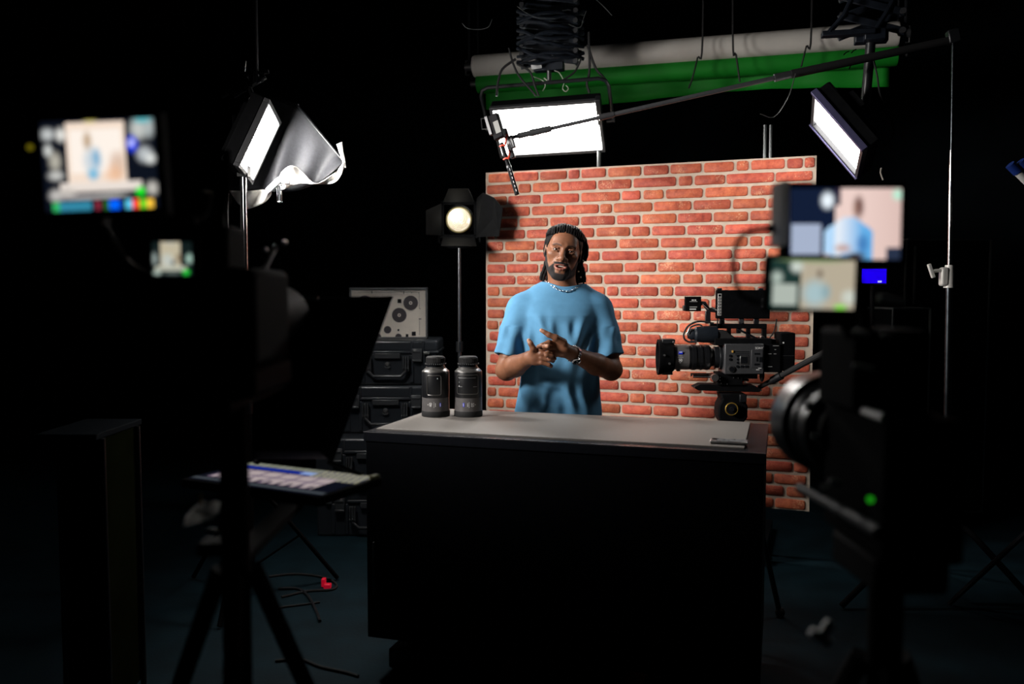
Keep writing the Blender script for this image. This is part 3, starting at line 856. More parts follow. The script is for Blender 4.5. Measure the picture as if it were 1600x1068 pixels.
# ------------------------------------------------------------------ smooth solid modelling for the figure
class Field:
    """signed-distance grid with smooth unions; turned into one closed surface"""
    def __init__(self, lo, hi, h):
        self.lo = np.array(lo, np.float32); self.h = h
        self.n = np.ceil((np.array(hi) - np.array(lo)) / h).astype(int) + 1
        self.d = np.full(self.n, 1.0, np.float32)
    def _win(self, lo, hi):
        a = np.clip(np.floor((np.array(lo) - self.lo) / self.h).astype(int), 0, self.n)
        b = np.clip(np.ceil((np.array(hi) - self.lo) / self.h).astype(int) + 1, 0, self.n)
        sl = tuple(slice(int(i), int(j)) for i, j in zip(a, b))
        ax = [self.lo[k] + self.h * np.arange(a[k], b[k], dtype=np.float32) for k in range(3)]
        X, Y, Z = np.meshgrid(*ax, indexing='ij', sparse=True)
        return sl, X, Y, Z
    def put(self, fn, lo, hi, k=0.01, op='u'):
        pad = k + 4 * self.h
        sl, X, Y, Z = self._win(np.array(lo) - pad, np.array(hi) + pad)
        if 0 in self.d[sl].shape: return
        b = fn(X, Y, Z).astype(np.float32)
        a = self.d[sl]
        k = max(k, 1e-5)
        if op == 'u':
            t = np.clip(.5 + .5 * (b - a) / k, 0, 1)
            self.d[sl] = b * (1 - t) + a * t - k * t * (1 - t)
        elif op == 's':
            t = np.clip(.5 - .5 * (a + b) / k, 0, 1)
            self.d[sl] = a * (1 - t) + (-b) * t + k * t * (1 - t)
        elif op == 'i':
            self.d[sl] = np.maximum(a, b)
        elif op == 'w':
            self.d[sl] = a + b
    def cone(self, p, q, r0, r1=None, k=0.01, op='u'):
        r1 = r0 if r1 is None else r1
        p, q = np.array(p, float), np.array(q, float)
        ab = q - p; L2 = max(ab @ ab, 1e-9)
        def fn(X, Y, Z):
            t = np.clip(((X - p[0]) * ab[0] + (Y - p[1]) * ab[1] + (Z - p[2]) * ab[2]) / L2, 0, 1)
            dx, dy, dz = X - p[0] - t * ab[0], Y - p[1] - t * ab[1], Z - p[2] - t * ab[2]
            return np.sqrt(dx * dx + dy * dy + dz * dz) - (r0 + (r1 - r0) * t)
        R = max(r0, r1)
        self.put(fn, np.minimum(p, q) - R, np.maximum(p, q) + R, k, op)
    def chain(self, pts, rs, k=0.008):
        for i in range(len(pts) - 1):
            self.cone(pts[i], pts[i + 1], rs[i], rs[i + 1], k if i == 0 else k * .6)
    def ell(self, c, r, k=0.01, op='u', M=None):
        """ellipsoid; M is a 3x3 whose columns are its axes"""
        c, r = np.array(c, float), np.array(r, float)
        A = np.eye(3) if M is None else np.array(M)
        def fn(X, Y, Z):
            x, y, z = X - c[0], Y - c[1], Z - c[2]
            u = (x * A[0, 0] + y * A[1, 0] + z * A[2, 0])
            v = (x * A[0, 1] + y * A[1, 1] + z * A[2, 1])
            w = (x * A[0, 2] + y * A[1, 2] + z * A[2, 2])
            k0 = np.sqrt((u / r[0]) ** 2 + (v / r[1]) ** 2 + (w / r[2]) ** 2)
            k1 = np.sqrt((u / r[0] ** 2) ** 2 + (v / r[1] ** 2) ** 2 + (w / r[2] ** 2) ** 2) + 1e-6
            return k0 * (k0 - 1) / k1
        R = r.max()
        self.put(fn, c - R, c + R, k, op)
    def mesh(self):
        d = self.d; n = self.n
        ins = d < 0
        cell = np.zeros(tuple(n - 1), np.uint8)
        for i in (0, 1):
            for j in (0, 1):
                for k in (0, 1):
                    cell += ins[i:n[0] - 1 + i, j:n[1] - 1 + j, k:n[2] - 1 + k]
        act = np.argwhere((cell > 0) & (cell < 8))
        idx = np.full(tuple(n - 1), -1, np.int32)
        idx[act[:, 0], act[:, 1], act[:, 2]] = np.arange(len(act))
        C8 = [(i, j, k) for i in (0, 1) for j in (0, 1) for k in (0, 1)]
        vals = {c: d[act[:, 0] + c[0], act[:, 1] + c[1], act[:, 2] + c[2]] for c in C8}
        acc = np.zeros((len(act), 3)); cnt = np.zeros(len(act))
        for a in C8:
            for ax in range(3):
                if a[ax]: continue
                b = list(a); b[ax] = 1; b = tuple(b)
                va, vb = vals[a], vals[b]
                cr = (va < 0) != (vb < 0)
                t = np.where(cr, va / np.where(cr, va - vb, 1), 0)
                p = np.tile(np.array(a, float), (len(act), 1)); p[:, ax] = t
                acc[cr] += p[cr]; cnt[cr] += 1
        V_ = (act + acc / cnt[:, None]) * self.h + self.lo
        quads = []
        for ax in range(3):
            u, v = [(1, 2), (2, 0), (0, 1)][ax]
            s0 = [slice(None)] * 3; s1 = [slice(None)] * 3
            s0[ax] = slice(0, n[ax] - 1); s1[ax] = slice(1, n[ax])
            A, B = ins[tuple(s0)], ins[tuple(s1)]
            e = np.argwhere(A != B)
            ok = (e[:, u] > 0) & (e[:, v] > 0) & (e[:, u] < n[u] - 1) & (e[:, v] < n[v] - 1)
            e = e[ok]
            fl = A[e[:, 0], e[:, 1], e[:, 2]]
            def g(du, dv):
                c = e.copy(); c[:, u] += du; c[:, v] += dv
                return idx[c[:, 0], c[:, 1], c[:, 2]]
            q = np.stack([g(-1, -1), g(0, -1), g(0, 0), g(-1, 0)], 1)
            q[~fl] = q[~fl][:, ::-1]
            quads.append(q)
        return V_, np.concatenate(quads)
def np_mesh(name, V_, F_, m, parent, off):
    me = bpy.data.meshes.new(name)
    me.vertices.add(len(V_)); me.vertices.foreach_set('co', (V_ - np.array(off)).astype(np.float32).ravel())
    me.loops.add(F_.size); me.loops.foreach_set('vertex_index', F_.astype(np.int32).ravel())
    me.polygons.add(len(F_))
    me.polygons.foreach_set('loop_start', np.arange(0, F_.size, F_.shape[1], dtype=np.int32))
    me.polygons.foreach_set('use_smooth', np.ones(len(F_), bool))
    me.update(); me.validate()
    me.materials.append(m)
    o = bpy.data.objects.new(name, me)
    COL.objects.link(o); o.parent = parent
    return o
def relax(V_, F_, it=2, lam=.5):
    n = len(V_)
    E_ = np.concatenate([F_[:, [0, 1]], F_[:, [1, 2]], F_[:, [2, 3]], F_[:, [3, 0]]])
    cnt = np.bincount(E_.ravel(), minlength=n).astype(float)
    for _ in range(it):
        s = np.zeros_like(V_)
        for c in range(3):
            s[:, c] = np.bincount(E_[:, 0], V_[E_[:, 1], c], n) + np.bincount(E_[:, 1], V_[E_[:, 0], c], n)
        V_ = V_ * (1 - lam) + lam * s / cnt[:, None]
    return V_
def sstep(a, b, x):
    t = np.clip((x - a) / (b - a), 0, 1)
    return t * t * (3 - 2 * t)
# ------------------------------------------------------------------ the presenter
def skin_material():
    m = bpy.data.materials.new('skin'); m.use_nodes = True
    nt = m.node_tree; N = nt.nodes; Lk = nt.links
    b = N['Principled BSDF']
    b.inputs['Specular IOR Level'].default_value = .35
    b.inputs['Subsurface Weight'].default_value = .08
    b.inputs['Subsurface Radius'].default_value = (.008, .003, .0015)
    tc = N.new('ShaderNodeTexCoord'); n = N.new('ShaderNodeTexNoise'); n.inputs['Scale'].default_value = 28; n.inputs['Detail'].default_value = 5
    Lk.new(tc.outputs['Object'], n.inputs['Vector'])
    r = N.new('ShaderNodeValToRGB')
    r.color_ramp.elements[0].color = (.158, .064, .034, 1); r.color_ramp.elements[1].color = (.218, .094, .051, 1)
    r.color_ramp.elements[0].position = .3; r.color_ramp.elements[1].position = .7
    Lk.new(n.outputs['Fac'], r.inputs['Fac'])
    a = N.new('ShaderNodeAttribute'); a.attribute_name = 'tint'
    sp = N.new('ShaderNodeSeparateColor'); Lk.new(a.outputs['Color'], sp.inputs[0])
    cur = r.outputs['Color']
    for ch, col in (('Green', (.235, .082, .062, 1)), ('Blue', (.38, .19, .12, 1)), ('Red', (.010, .008, .008, 1))):
        mx = N.new('ShaderNodeMix'); mx.data_type = 'RGBA'
        Lk.new(sp.outputs[ch], mx.inputs['Factor']); Lk.new(cur, mx.inputs[6]); mx.inputs[7].default_value = col
        cur = mx.outputs[2]
    Lk.new(cur, b.inputs['Base Color'])
    rr_ = N.new('ShaderNodeMath'); rr_.operation = 'MULTIPLY_ADD'; rr_.inputs[1].default_value = .42; rr_.inputs[2].default_value = .48
    Lk.new(sp.outputs['Red'], rr_.inputs[0]); Lk.new(rr_.outputs[0], b.inputs['Roughness'])
    n2 = N.new('ShaderNodeTexNoise'); n2.inputs['Scale'].default_value = 420
    Lk.new(tc.outputs['Object'], n2.inputs['Vector'])
    bp = N.new('ShaderNodeBump'); bp.inputs['Distance'].default_value = .0008
    ad = N.new('ShaderNodeMath'); ad.operation = 'MULTIPLY_ADD'; ad.inputs[1].default_value = .8; ad.inputs[2].default_value = .15
    Lk.new(sp.outputs['Red'], ad.inputs[0]); Lk.new(ad.outputs[0], bp.inputs['Strength'])
    Lk.new(n2.outputs['Fac'], bp.inputs['Height']); Lk.new(bp.outputs['Normal'], b.inputs['Normal'])
    return m
M_SKIN = skin_material()
M_SHIRT = mat('blue_cotton', (0.076, 0.212, 0.355), 0.85, spec=0.2, var=0.05, scale=30, bump=0.10, bscale=900)
M_TROU = mat('dark_denim', (0.012, 0.014, 0.022), 0.9, spec=0.2, var=0.3, scale=200)
M_HAIR = mat('black_hair', (0.005, 0.0044, 0.0048), 0.65, spec=0.14, var=0.3, scale=200, bump=0.8, bscale=350)

MY = 3.80                                   # depth of the body axis
def mp(px, py, dy=0.0):
    return np.array(at(px, py, MY + dy))
CX = mp(873, 500)[0]
person = thing('person', (CX, MY, 0), 'man with dreadlocks in a blue t-shirt speaking with hands joined', 'person')

# head frame: x to the picture's right, y away from the camera, z to the crown
HEYE = mp(880.3, 391, -.03)
Rh = (Matrix.Rotation(math.radians(10.0), 3, 'Y') @ Matrix.Rotation(math.radians(-2.5), 3, 'Z') @ Matrix.Rotation(math.radians(3), 3, 'X'))
RH = np.array(Rh)
def hp(x, y, z): return HEYE + RH @ np.array([x, y, z])

lo, hi = (CX - .335, MY - .385, .90), (CX + .335, MY + .16, 1.79)
B = Field(lo, hi, .0023)
# --- skull and face
B.ell(hp(0, .018, .028), (.075, .096, .079), .01, M=RH)
B.ell(hp(0, -.018, -.032), (.0635, .070, .083), .03, M=RH)
for s in (-1, 1):
    B.cone(hp(s * .048, .012, -.055), hp(s * .018, -.066, -.104), .022, .020, .028)
    B.ell(hp(s * .046, -.058, -.022), (.021, .020, .018), .022, M=RH)
    B.cone(hp(s * .012, -.089, .0205), hp(s * .043, -.074, .019), .0085, .0075, .016)
B.ell(hp(0, -.075, -.108), (.024, .017, .016), .022, M=RH)
B.ell(hp(0, -.056, .042), (.048, .026, .030), .03, M=RH)          # forehead
for s in (-1, 1):
    B.ell(hp(s * .0325, -.095, .001), (.0185, .014, .0115), .012, 's', M=RH)
    pts = [hp(s * (.0325 - .0165), -.081, -.001), hp(s * (.0325 - .007), -.0885, .0062), hp(s * (.0325 + .006), -.087, .0064), hp(s * (.0325 + .0175), -.076, .0005)]
    B.chain(pts, [.0032, .0038, .0038, .003], .004)
    pts = [hp(s * (.0325 - .0155), -.081, -.002), hp(s * (.0325 - .005), -.0875, -.0078), hp(s * (.0325 + .007), -.086, -.0076), hp(s * (.0325 + .0165), -.076, -.001)]
    B.chain(pts, [.003, .0036, .0036, .003], .004)
# nose
B.cone(hp(0, -.088, .010), hp(0, -.107, -.030), .0075, .0110, .014)
B.ell(hp(0, -.1085, -.0355), (.0135, .0125, .0115), .010, M=RH)
for s in (-1, 1):
    B.ell(hp(s * .0170, -.0965, -.0390), (.0100, .0105, .0090), .007, M=RH)
    B.ell(hp(s * .0080, -.1060, -.0475), (.0042, .0050, .0032), .003, 's', M=RH)
# mouth, slightly open
B.ell(hp(0, -.078, -.070), (.034, .020, .026), .02, M=RH)
lipu = [hp(-.0275, -.0850, -.0680), hp(-.011, -.0980, -.0625), hp(0, -.0990, -.0638), hp(.011, -.0980, -.0625), hp(.0275, -.0850, -.0680)]
lipl = [hp(-.0265, -.0845, -.0700), hp(-.012, -.0955, -.0800), hp(0, -.0975, -.0818), hp(.012, -.0955, -.0800), hp(.0265, -.0845, -.0700)]
B.chain(lipu, [.0032, .0044, .0042, .0044, .0032], .006)
B.chain(lipl, [.0032, .0052, .0058, .0052, .0032], .006)
B.ell(hp(0, -.098, -.0715), (.0205, .020, .0056), .004, 's', M=RH)
# beard and moustache stand a little proud of the skin
for s in (-1, 1):
    B.chain([hp(s * .004, -.0985, -.0520), hp(s * .020, -.0925, -.0560), hp(s * .034, -.078, -.072), hp(s * .034, -.074, -.092), hp(s * .018, -.083, -.112)], [.0055, .0055, .0068, .0085, .011], .010)
    B.chain([hp(s * .018, -.083, -.112), hp(s * .038, -.048, -.098), hp(s * .055, -.006, -.068), hp(s * .066, .012, -.040)], [.011, .0105, .0085, .005], .012)
B.ell(hp(0, -.083, -.114), (.026, .019, .017), .014, M=RH)
# ears
for s in (-1, 1):
    B.ell(hp(s * .077, .016, -.012), (.0075, .017, .030), .008, M=RH)
    B.ell(hp(s * .084, .010, -.008), (.005, .009, .017), .004, 's', M=RH)
# --- neck
nb = mp(880, 462, .02)
B.cone(hp(0, .018, -.070), nb + [0, 0, -.02], .058, .066, .02)
for s in (-1, 1):
    B.cone(nb + [s * .035, .02, .02], nb + [s * .12, .01, -.060], .036, .036, .03)
    B.cone(hp(s * .055, .03, -.06), nb + [s * .014, -.052, -.028], .013, .011, .014)
# --- torso under the shirt
def column(prof, power=2.3):
    zs = [p[0] for p in prof]
    def fn(X, Y, Z):
        a = np.interp(Z, zs, [p[1] for p in prof]); b = np.interp(Z, zs, [p[2] for p in prof])
        cx = np.interp(Z, zs, [p[3] for p in prof]); cy = np.interp(Z, zs, [p[4] for p in prof])
        q = (np.abs((X - cx) / a) ** power + np.abs((Y - cy) / b) ** power) ** (1 / power)
        return (q - 1) * np.minimum(a, b) * .95
    return fn
TORSO = [(.80, .165, .110, CX, MY), (.95, .160, .108, CX, MY), (1.10, .150, .105, CX, MY), (1.25, .160, .115, CX, MY),
         (1.34, .165, .108, CX, MY), (1.39, .150, .088, CX, MY + .008), (1.43, .105, .070, CX + .01, MY + .015), (1.46, .06, .055, CX + .015, MY + .02)]
def torso_body(X, Y, Z): return np.maximum(column(TORSO)(X, Y, Z), Z - 1.455)
B.put(torso_body, (CX - .2, MY - .13, .85), (CX + .2, MY + .13, 1.46), .02)
# --- arms
SL, SR = mp(813, 488, .0), mp(936, 488, .0)
EL, ER = mp(791.5, 577, -.055), mp(955, 577, -.055)
WL, WR = mp(828, 559, -.262), mp(892, 551, -.265)
for S_, E_, W_ in ((SL, EL, WL), (SR, ER, WR)):
    B.cone(S_, E_, .052, .045, .02)
    B.ell(E_, (.046, .044, .044), .015)
    mid = E_ * .62 + W_ * .38 + np.array([0, 0, -.004])
    B.cone(E_, mid, .045, .046, .015)
    B.cone(mid, W_, .046, .0285, .015)
# --- his right hand (picture left): back of the hand to the camera, fingers curled to the picture's right
def off(base, dx, dy, dz): return base + np.array([dx, dy, dz])
HA = WL
pa = off(HA, .020, -.022, .006)
B.cone(HA, pa, .0275, .026, .012)
axA = np.array([.93, -.30, .15]); axA /= np.linalg.norm(axA)
B.ell(off(HA, .030, -.028, .008), (.040, .0175, .037), .016, M=np.array(Matrix.Rotation(math.radians(-14), 3, 'Z') @ Matrix.Rotation(math.radians(-8), 3, 'Y')))
fA = [(.030, .0098, .047, .028), (.0115, .0100, .052, .024), (-.0075, .0096, .049, .022), (-.0250, .0085, .041, .020)]
for i, (dz, r, L, tip) in enumerate(fA):
    k0 = off(HA, .046, -.043, dz + .010)
    k1 = off(HA, .046 + L * .78, -.056 + .004 * i, dz + .013 - .004 * i + (.008 if i == 0 else 0))
    k2 = off(HA, .046 + L * .98, -.030 + .002 * i, dz + .009 - .005 * i + (.010 if i == 0 else 0))
    k3 = off(HA, .046 + L * .62, -.014, dz + .006 - .003 * i)
    B.chain([off(HA, .020, -.030, dz * .8 + .008), k0, k1, k2, k3], [r * 1.0, r * 1.12, r, r * .95, r * .85], .006)
B.chain([off(HA, .010, -.032, .022), off(HA, .012, -.048, .044), off(HA, .002, -.052, .063), off(HA, -.006, -.050, .076)], [.014, .0118, .0105, .0085], .009)
# --- his left hand (picture right): thumb up, index touching the other hand
HB = WR
B.cone(HB, off(HB, -.03, -.02, .012), .0285, .026, .012)
B.ell(off(HB, -.048, -.026, .022), (.048, .019, .036), .016, M=np.array(Matrix.Rotation(math.radians(12), 3, 'Z') @ Matrix.Rotation(math.radians(22), 3, 'Y')))
B.chain([off(HB, -.034, -.036, .046), off(HB, -.066, -.052, .066), off(HB, -.094, -.056, .078), off(HB, -.124, -.052, .096)], [.0170, .0132, .0108, .0085], .010)
B.chain([off(HB, -.078, -.040, .042), off(HB, -.094, -.052, .046), off(HB, -.121, -.060, .036), off(HB, -.138, -.055, .030)], [.0115, .0108, .0095, .008], .007)
B.chain([off(HB, -.080, -.044, .024), off(HB, -.096, -.062, .026), off(HB, -.113, -.078, .032), off(HB, -.100, -.094, .034)], [.0112, .0108, .0096, .0085], .007)
B.chain([off(HB, -.080, -.036, .006), off(HB, -.098, -.056, .000), off(HB, -.104, -.070, -.004), off(HB, -.082, -.066, -.008)], [.0110, .0106, .0096, .0085], .007)
B.chain([off(HB, -.072, -.030, -.010), off(HB, -.087, -.046, -.016), off(HB, -.088, -.058, -.020), off(HB, -.070, -.054, -.020)], [.0100, .0094, .0086, .0078], .007)
bv, bf = B.mesh()
bv = relax(bv, bf, 1, .5)
body = np_mesh('body', bv, bf, M_SKIN, person, person.location)
# colour of the skin: beard, lips, palms
q = (bv - HEYE) @ RH
ax_, ay_, az_ = np.abs(q[:, 0]), q[:, 1], q[:, 2]
near = (az_ > -.15) & (ay_ < .04) & (az_ < .06)
line = np.interp(ax_, [0, .02, .030, .038, .05, .060, .068, .08], [-.1000, -.0990, -.0600, -.0660, -.0800, -.0600, -.030, .0])
bd_ = sstep(.004, -.004, az_ - line) * sstep(-.138, -.126, az_ + np.clip(ay_ + .05, 0, 1) * -.55)
lipz = np.sqrt((q[:, 0] / .0290) ** 2 + ((az_ + .0722) / .0160) ** 2)
bd_ *= sstep(.92, 1.12, lipz)
mou = sstep(.0065, .0035, np.abs(az_ + .0545 + ax_ * .12)) * sstep(.037, .029, ax_) * (ay_ < -.05)
bd_ = np.maximum(bd_, mou)
soul = sstep(.007, .004, ax_) * sstep(-.102, -.098, az_) * sstep(-.086, -.090, az_)
bd_ = np.maximum(bd_, soul * .7)
bd_ *= sstep(.022, .006, ay_)
brow = np.abs(az_ - np.interp(ax_, [.008, .02, .035, .052], [.0170, .0205, .0225, .0150]))
br_ = sstep(.0050, .0020, brow) * sstep(.008, .014, ax_) * sstep(.056, .046, ax_) * (ay_ < -.04)
lid = sstep(.75, .45, np.sqrt(((ax_ - .0325) / .024) ** 2 + ((az_ + .001) / .015) ** 2)) * (ay_ < -.04) * .35
tint = np.zeros((len(bv), 4), np.float32)
tint[:, 0] = np.maximum(np.maximum(bd_, br_ * .75), lid) * near
tint[:, 1] = sstep(1.05, .85, lipz) * near * (ay_ < -.06)
tipA = [off(HB, -.124, -.055, .097), off(HB, -.100, -.096, .034), off(HA, -.006, -.054, .077)]
for t in tipA:
    tint[:, 2] = np.maximum(tint[:, 2], sstep(.016, .008, np.linalg.norm(bv - t, axis=1)))
tint[:, 3] = 1
ca = body.data.color_attributes.new('tint', 'FLOAT_COLOR', 'POINT')
ca.data.foreach_set('color', tint.ravel())
# eyes and teeth
M_EYE = mat('eye_white', (.42, .38, .35), .2, coat=.5, var=.05)
M_IRIS = mat('dark_iris', (.012, .007, .005), .12, coat=1.0)
for s in (-1, 1):
    ec = hp(s * .0325, -.0755, -.0005)
    eo = MB().sphere(ec, .0118, seg=20, rings=14).build('eye', M_EYE, person, smooth=180)
    g = Vector(hp(s * .0325 - .0008, -.0874, -.0008)); g0 = Vector(ec)
    dv = (g - g0).normalized()
    MB().lathe([(0, .0124), (.003, .0122), (.0052, .0110), (.0056, .0100)], alongz(g0, g0 + dv), 16).build('iris', M_IRIS, eo, smooth=180)
tm = MB()
for k in range(-3, 4):
    a = k * .0052
    tm.box(hp(a, -.0895 + abs(k) * .0011, -.0675), (.0049, .004, .0075), None)
tm.build('teeth', mat('teeth', (.72, .68, .60), .25, var=.04), person, bevel=.0008)

# --- hair: a close cap and the dreadlocks
Hc = Field(np.array(HEYE) - .16, np.array(HEYE) + [.16, .18, .16], .003)
Hc.ell(hp(0, .020, .028), (.0815, .104, .083), .005, M=RH)
def cutf(X, Y, Z):
    x = X - HEYE[0]; y = Y - HEYE[1]; z = Z - HEYE[2]
    u = x * RH[0, 0] + y * RH[1, 0] + z * RH[2, 0]
    v = x * RH[0, 1] + y * RH[1, 1] + z * RH[2, 1]
    w = x * RH[0, 2] + y * RH[1, 2] + z * RH[2, 2]
    hl = np.interp(np.abs(u), [0, .03, .055, .068, .08, .1], [.073, .072, .058, .026, -.03, -.04])
    hl = hl + np.clip(v + .0, -1, 0) * -.0 - np.clip(v - .0, 0, 1) * 1.6
    return (hl - w) * .7
Hc.put(cutf, np.array(HEYE) - .3, np.array(HEYE) + .3, 0, 'i')
hv, hf = Hc.mesh()
cap = np_mesh('hair', relax(hv, hf, 2), hf, M_HAIR, person, person.location)
cap['label'] = 'black hair drawn back in thick dreadlocks'
rngd = random.Random(11)
dm = MB()
def skull(a, t, lift=.0):
    """point over the skull; a = side to side (-1..1), t = 0 at the hairline, 1 at the nape"""
    th = math.radians(-67 + 177 * t)          # front to back
    ph = a * math.radians(80)
    x = (.083 + lift) * math.sin(ph)
    rr = math.cos(ph)
    y = .022 + (.102 + lift) * math.sin(th) * (.30 + .70 * rr)
    z = .029 + (.083 + lift) * math.cos(th) * (.27 + .73 * rr)
    return x, y, z
for i in range(23):
    a = -1 + 2 * i / 22 + rngd.uniform(-.02, .02)
    pts = []
    t0 = .02 + .10 * abs(a) ** 3
    for k in range(9):
        t = t0 + (1 - t0) * k / 8
        x, y, z = skull(a, t, .000 + .0012 * math.sin(k * 2 + i))
        if t < .22: z = max(z, np.interp(abs(x), [0, .03, .055, .07, .09], [.074, .072, .058, .026, 0]))
        pts.append(hp(x, y, z))
    x, y, z = skull(a, 1, .004)
    ln = rngd.uniform(.03, .06)
    pts.append(hp(x * .97, y + .002, z - ln * .5))
    pts.append(hp(x * .92, y - .004, z - ln))
    P_ = smooth_path(pts, 3)
    dm.tube(P_, [(.0068 + .0010 * math.sin(j * 1.9 + i * 3)) * min(1, .55 + j * .09) for j in range(len(P_))], 7)
# strands falling beside the neck
for (pxs, r) in (([(905, 362), (914, 375), (917, 392), (914, 408)], .0085), ([(908, 370), (912, 386), (911, 402), (908, 412)], .009), ([(911, 398), (909, 410), (912, 424)], .0045),
                 ([(904, 406), (907, 418), (909, 432), (911, 444)], .009), ([(900, 410), (903, 424), (905, 438), (908, 447)], .0085), ([(908, 410), (911, 420), (913, 430), (914, 441)], .007),
                 ([(897, 415), (899, 430), (902, 446)], .008),
                 ([(853, 408), (850, 420), (846, 430), (845, 438)], .0075), ([(856, 414), (853, 424), (850, 432), (849, 440)], .0075), ([(857, 368), (853, 379), (852, 391)], .0065), ([(858, 416), (856, 428), (854, 438)], .0065)):
    dy = .0 if pxs[0][1] < 400 else .045
    pts = [mp(x, y, dy + .02) for x, y in pxs]
    if pxs[0][0] == 911: pts = [mp(x, y, -.01) for x, y in pxs]
    P_ = smooth_path(pts, 5)
    dm.tube(P_, [r * (1 + .16 * math.sin(j * 1.7)) * (.75 if j == len(P_) - 1 else 1) for j in range(len(P_))], 8)
dm.build('dreadlocks', M_HAIR, cap, smooth=60)
bm_ = MB()
for x, y in ((911.5, 407), (904, 424), (907.5, 433)):
    bm_.sphere(mp(x, y, .005 if y < 410 else .03), .0036, seg=8, rings=6)
bm_.build('hair_beads', mat('pale_beads', (.75, .66, .5), .3), cap, smooth=180)

# --- t-shirt
T = Field((CX - .335, MY - .20, .80), (CX + .335, MY + .20, 1.53), .0036)
SHIRT = [(.80, .200, .138, CX + .000, MY), (.91, .194, .137, CX - .001, MY), (1.03, .178, .132, CX + .004, MY), (1.12, .168, .130, CX + .004, MY), (1.25, .172, .136, CX + .002, MY - .004),
         (1.34, .178, .128, CX + .004, MY), (1.390, .186, .108, CX + .006, MY + .006), (1.425, .164, .092, CX + .009, MY + .012), (1.459, .126, .080, CX + .012, MY + .018), (1.488, .092, .068, CX + .013, MY + .022)]
def torso_shirt(X, Y, Z):
    return np.maximum(column(SHIRT, 2.4)(X, Y, Z), Z - 1.487)
hems = []
for S_, E_, s in ((SL, EL, -1), (SR, ER, 1)):
    dv = (E_ - S_) / np.linalg.norm(E_ - S_)
    top = S_ + np.array([s * -.012, 0, .018])
    H_ = S_ + dv * .205
    T.cone(top, S_ + dv * .09, .068, .070, .03)
    T.cone(S_ + dv * .09, H_ + dv * .03, .066, .071, .02)
    hems.append((H_, dv, s))
for H_, dv, s in hems:
    def slf(X, Y, Z, H_=H_, dv=dv):
        al = (X - H_[0]) * dv[0] + (Y - H_[1]) * dv[1] + (Z - H_[2]) * dv[2]
        ang = np.arctan2(Y - H_[1], X - H_[0])
        rad = np.sqrt((X - H_[0]) ** 2 + (Y - H_[1]) ** 2)
        g = sstep(.105, .085, np.sqrt(np.maximum((X - H_[0] - al * dv[0]) ** 2 + (Y - H_[1] - al * dv[1]) ** 2 + (Z - H_[2] - al * dv[2]) ** 2, 0))) * sstep(-.19, -.10, al)
        return (.0026 * np.sin(ang * 5 + al * 26) + .002 * np.sin(ang * 3 - al * 60)) * g
    T.put(slf, H_ - .25, H_ + .12, 0, 'w')
    # open sleeve end
    def cut(X, Y, Z, H_=H_, dv=dv, s=s):
        al = (X - H_[0]) * dv[0] + (Y - H_[1]) * dv[1] + (Z - H_[2]) * dv[2]
        rd = np.sqrt((X - H_[0] - al * dv[0]) ** 2 + (Y - H_[1] - al * dv[1]) ** 2 + (Z - H_[2] - al * dv[2]) ** 2)
        return np.maximum(-al + .002 * np.sin(rd * 90), rd - .092)
    T.put(cut, H_ - .13, H_ + .13, .002, 's')
    T.cone(H_ - dv * .012, H_ + dv * .05, .049, .0570, .004, 's')
T.put(torso_shirt, (CX - .22, MY - .16, .80), (CX + .22, MY + .16, 1.49), .022)
for s, x0, x1 in ((-1, .091, .177), (1, .108, .185)):
    T.cone((CX + s * x0, MY + .014, 1.4175), (CX + s * x1, MY + .004, 1.362), .050, .050, .03)
# creases and drape
def folds(X, Y, Z):
    u = X - CX; w = Z
    fr = sstep(MY + .05, MY - .08, Y)
    dn = sstep(1.40, 1.15, w)
    f = .0040 * np.sin(u * 44 + 2.2 * np.sin(w * 7) + .6) * dn
    f += .0020 * np.sin(u * 90 - (w - 1.1) * 24 + 1.3) * dn
    # pulls from the shoulders to the folded arms
    for (x0, z0, x1, z1, wd, am) in ((-.11, 1.36, -.03, 1.20, .016, .011), (-.05, 1.34, -.015, 1.20, .013, .009), (.11, 1.35, .05, 1.17, .017, .012), (.03, 1.33, .045, 1.18, .013, .008),
                                     (.155, 1.30, .10, 1.12, .014, .010), (-.15, 1.30, -.12, 1.12, .014, .010), (-.10, 1.06, .03, 1.02, .014, .010), (-.10, .98, .02, .93, .014, .006), (.02, 1.08, .06, .90, .016, .012),
                                     (-.06, 1.05, -.09, .90, .016, .008), (.09, 1.10, .12, .90, .018, .007)):
        d0, d1 = x1 - x0, z1 - z0; L2 = d0 * d0 + d1 * d1
        t = np.clip(((u - x0) * d0 + (w - z0) * d1) / L2, 0, 1)
        ds = np.sqrt((u - x0 - t * d0) ** 2 + (w - z0 - t * d1) ** 2)
        en = sstep(0, .4, t) * sstep(1, .6, t)
        wd = wd * 1.25
        f = f + en * (-am * .85 * np.exp(-(ds / wd) ** 2) + am * .5 * np.exp(-((ds - wd * 1.6) / wd) ** 2))
    return f * fr * sstep(1.46, 1.38, w)
T.put(folds, (CX - .4, MY - .25, .78), (CX + .4, MY + .25, 1.5), 0, 'w')
# neck opening
nk = nb + np.array([.0, -.006, .0])
def neck(X, Y, Z):
    rim = nk[2] - .020 + .30 * (Y - nk[1])
    rd = np.sqrt(((X - nk[0]) / .100) ** 2 + ((Y - nk[1] - .008) / .080) ** 2)
    return np.maximum((rd - 1) * .080, nk[2] - .12 - Z)
T.put(neck, nk - .15, nk + .15, .004, 's')
tv, tf = T.mesh()
tv = relax(tv, tf, 2, .5)
shirt = np_mesh('t_shirt', tv, tf, M_SHIRT, person, person.location)
shirt['label'] = 'sky blue loose short-sleeved t-shirt'
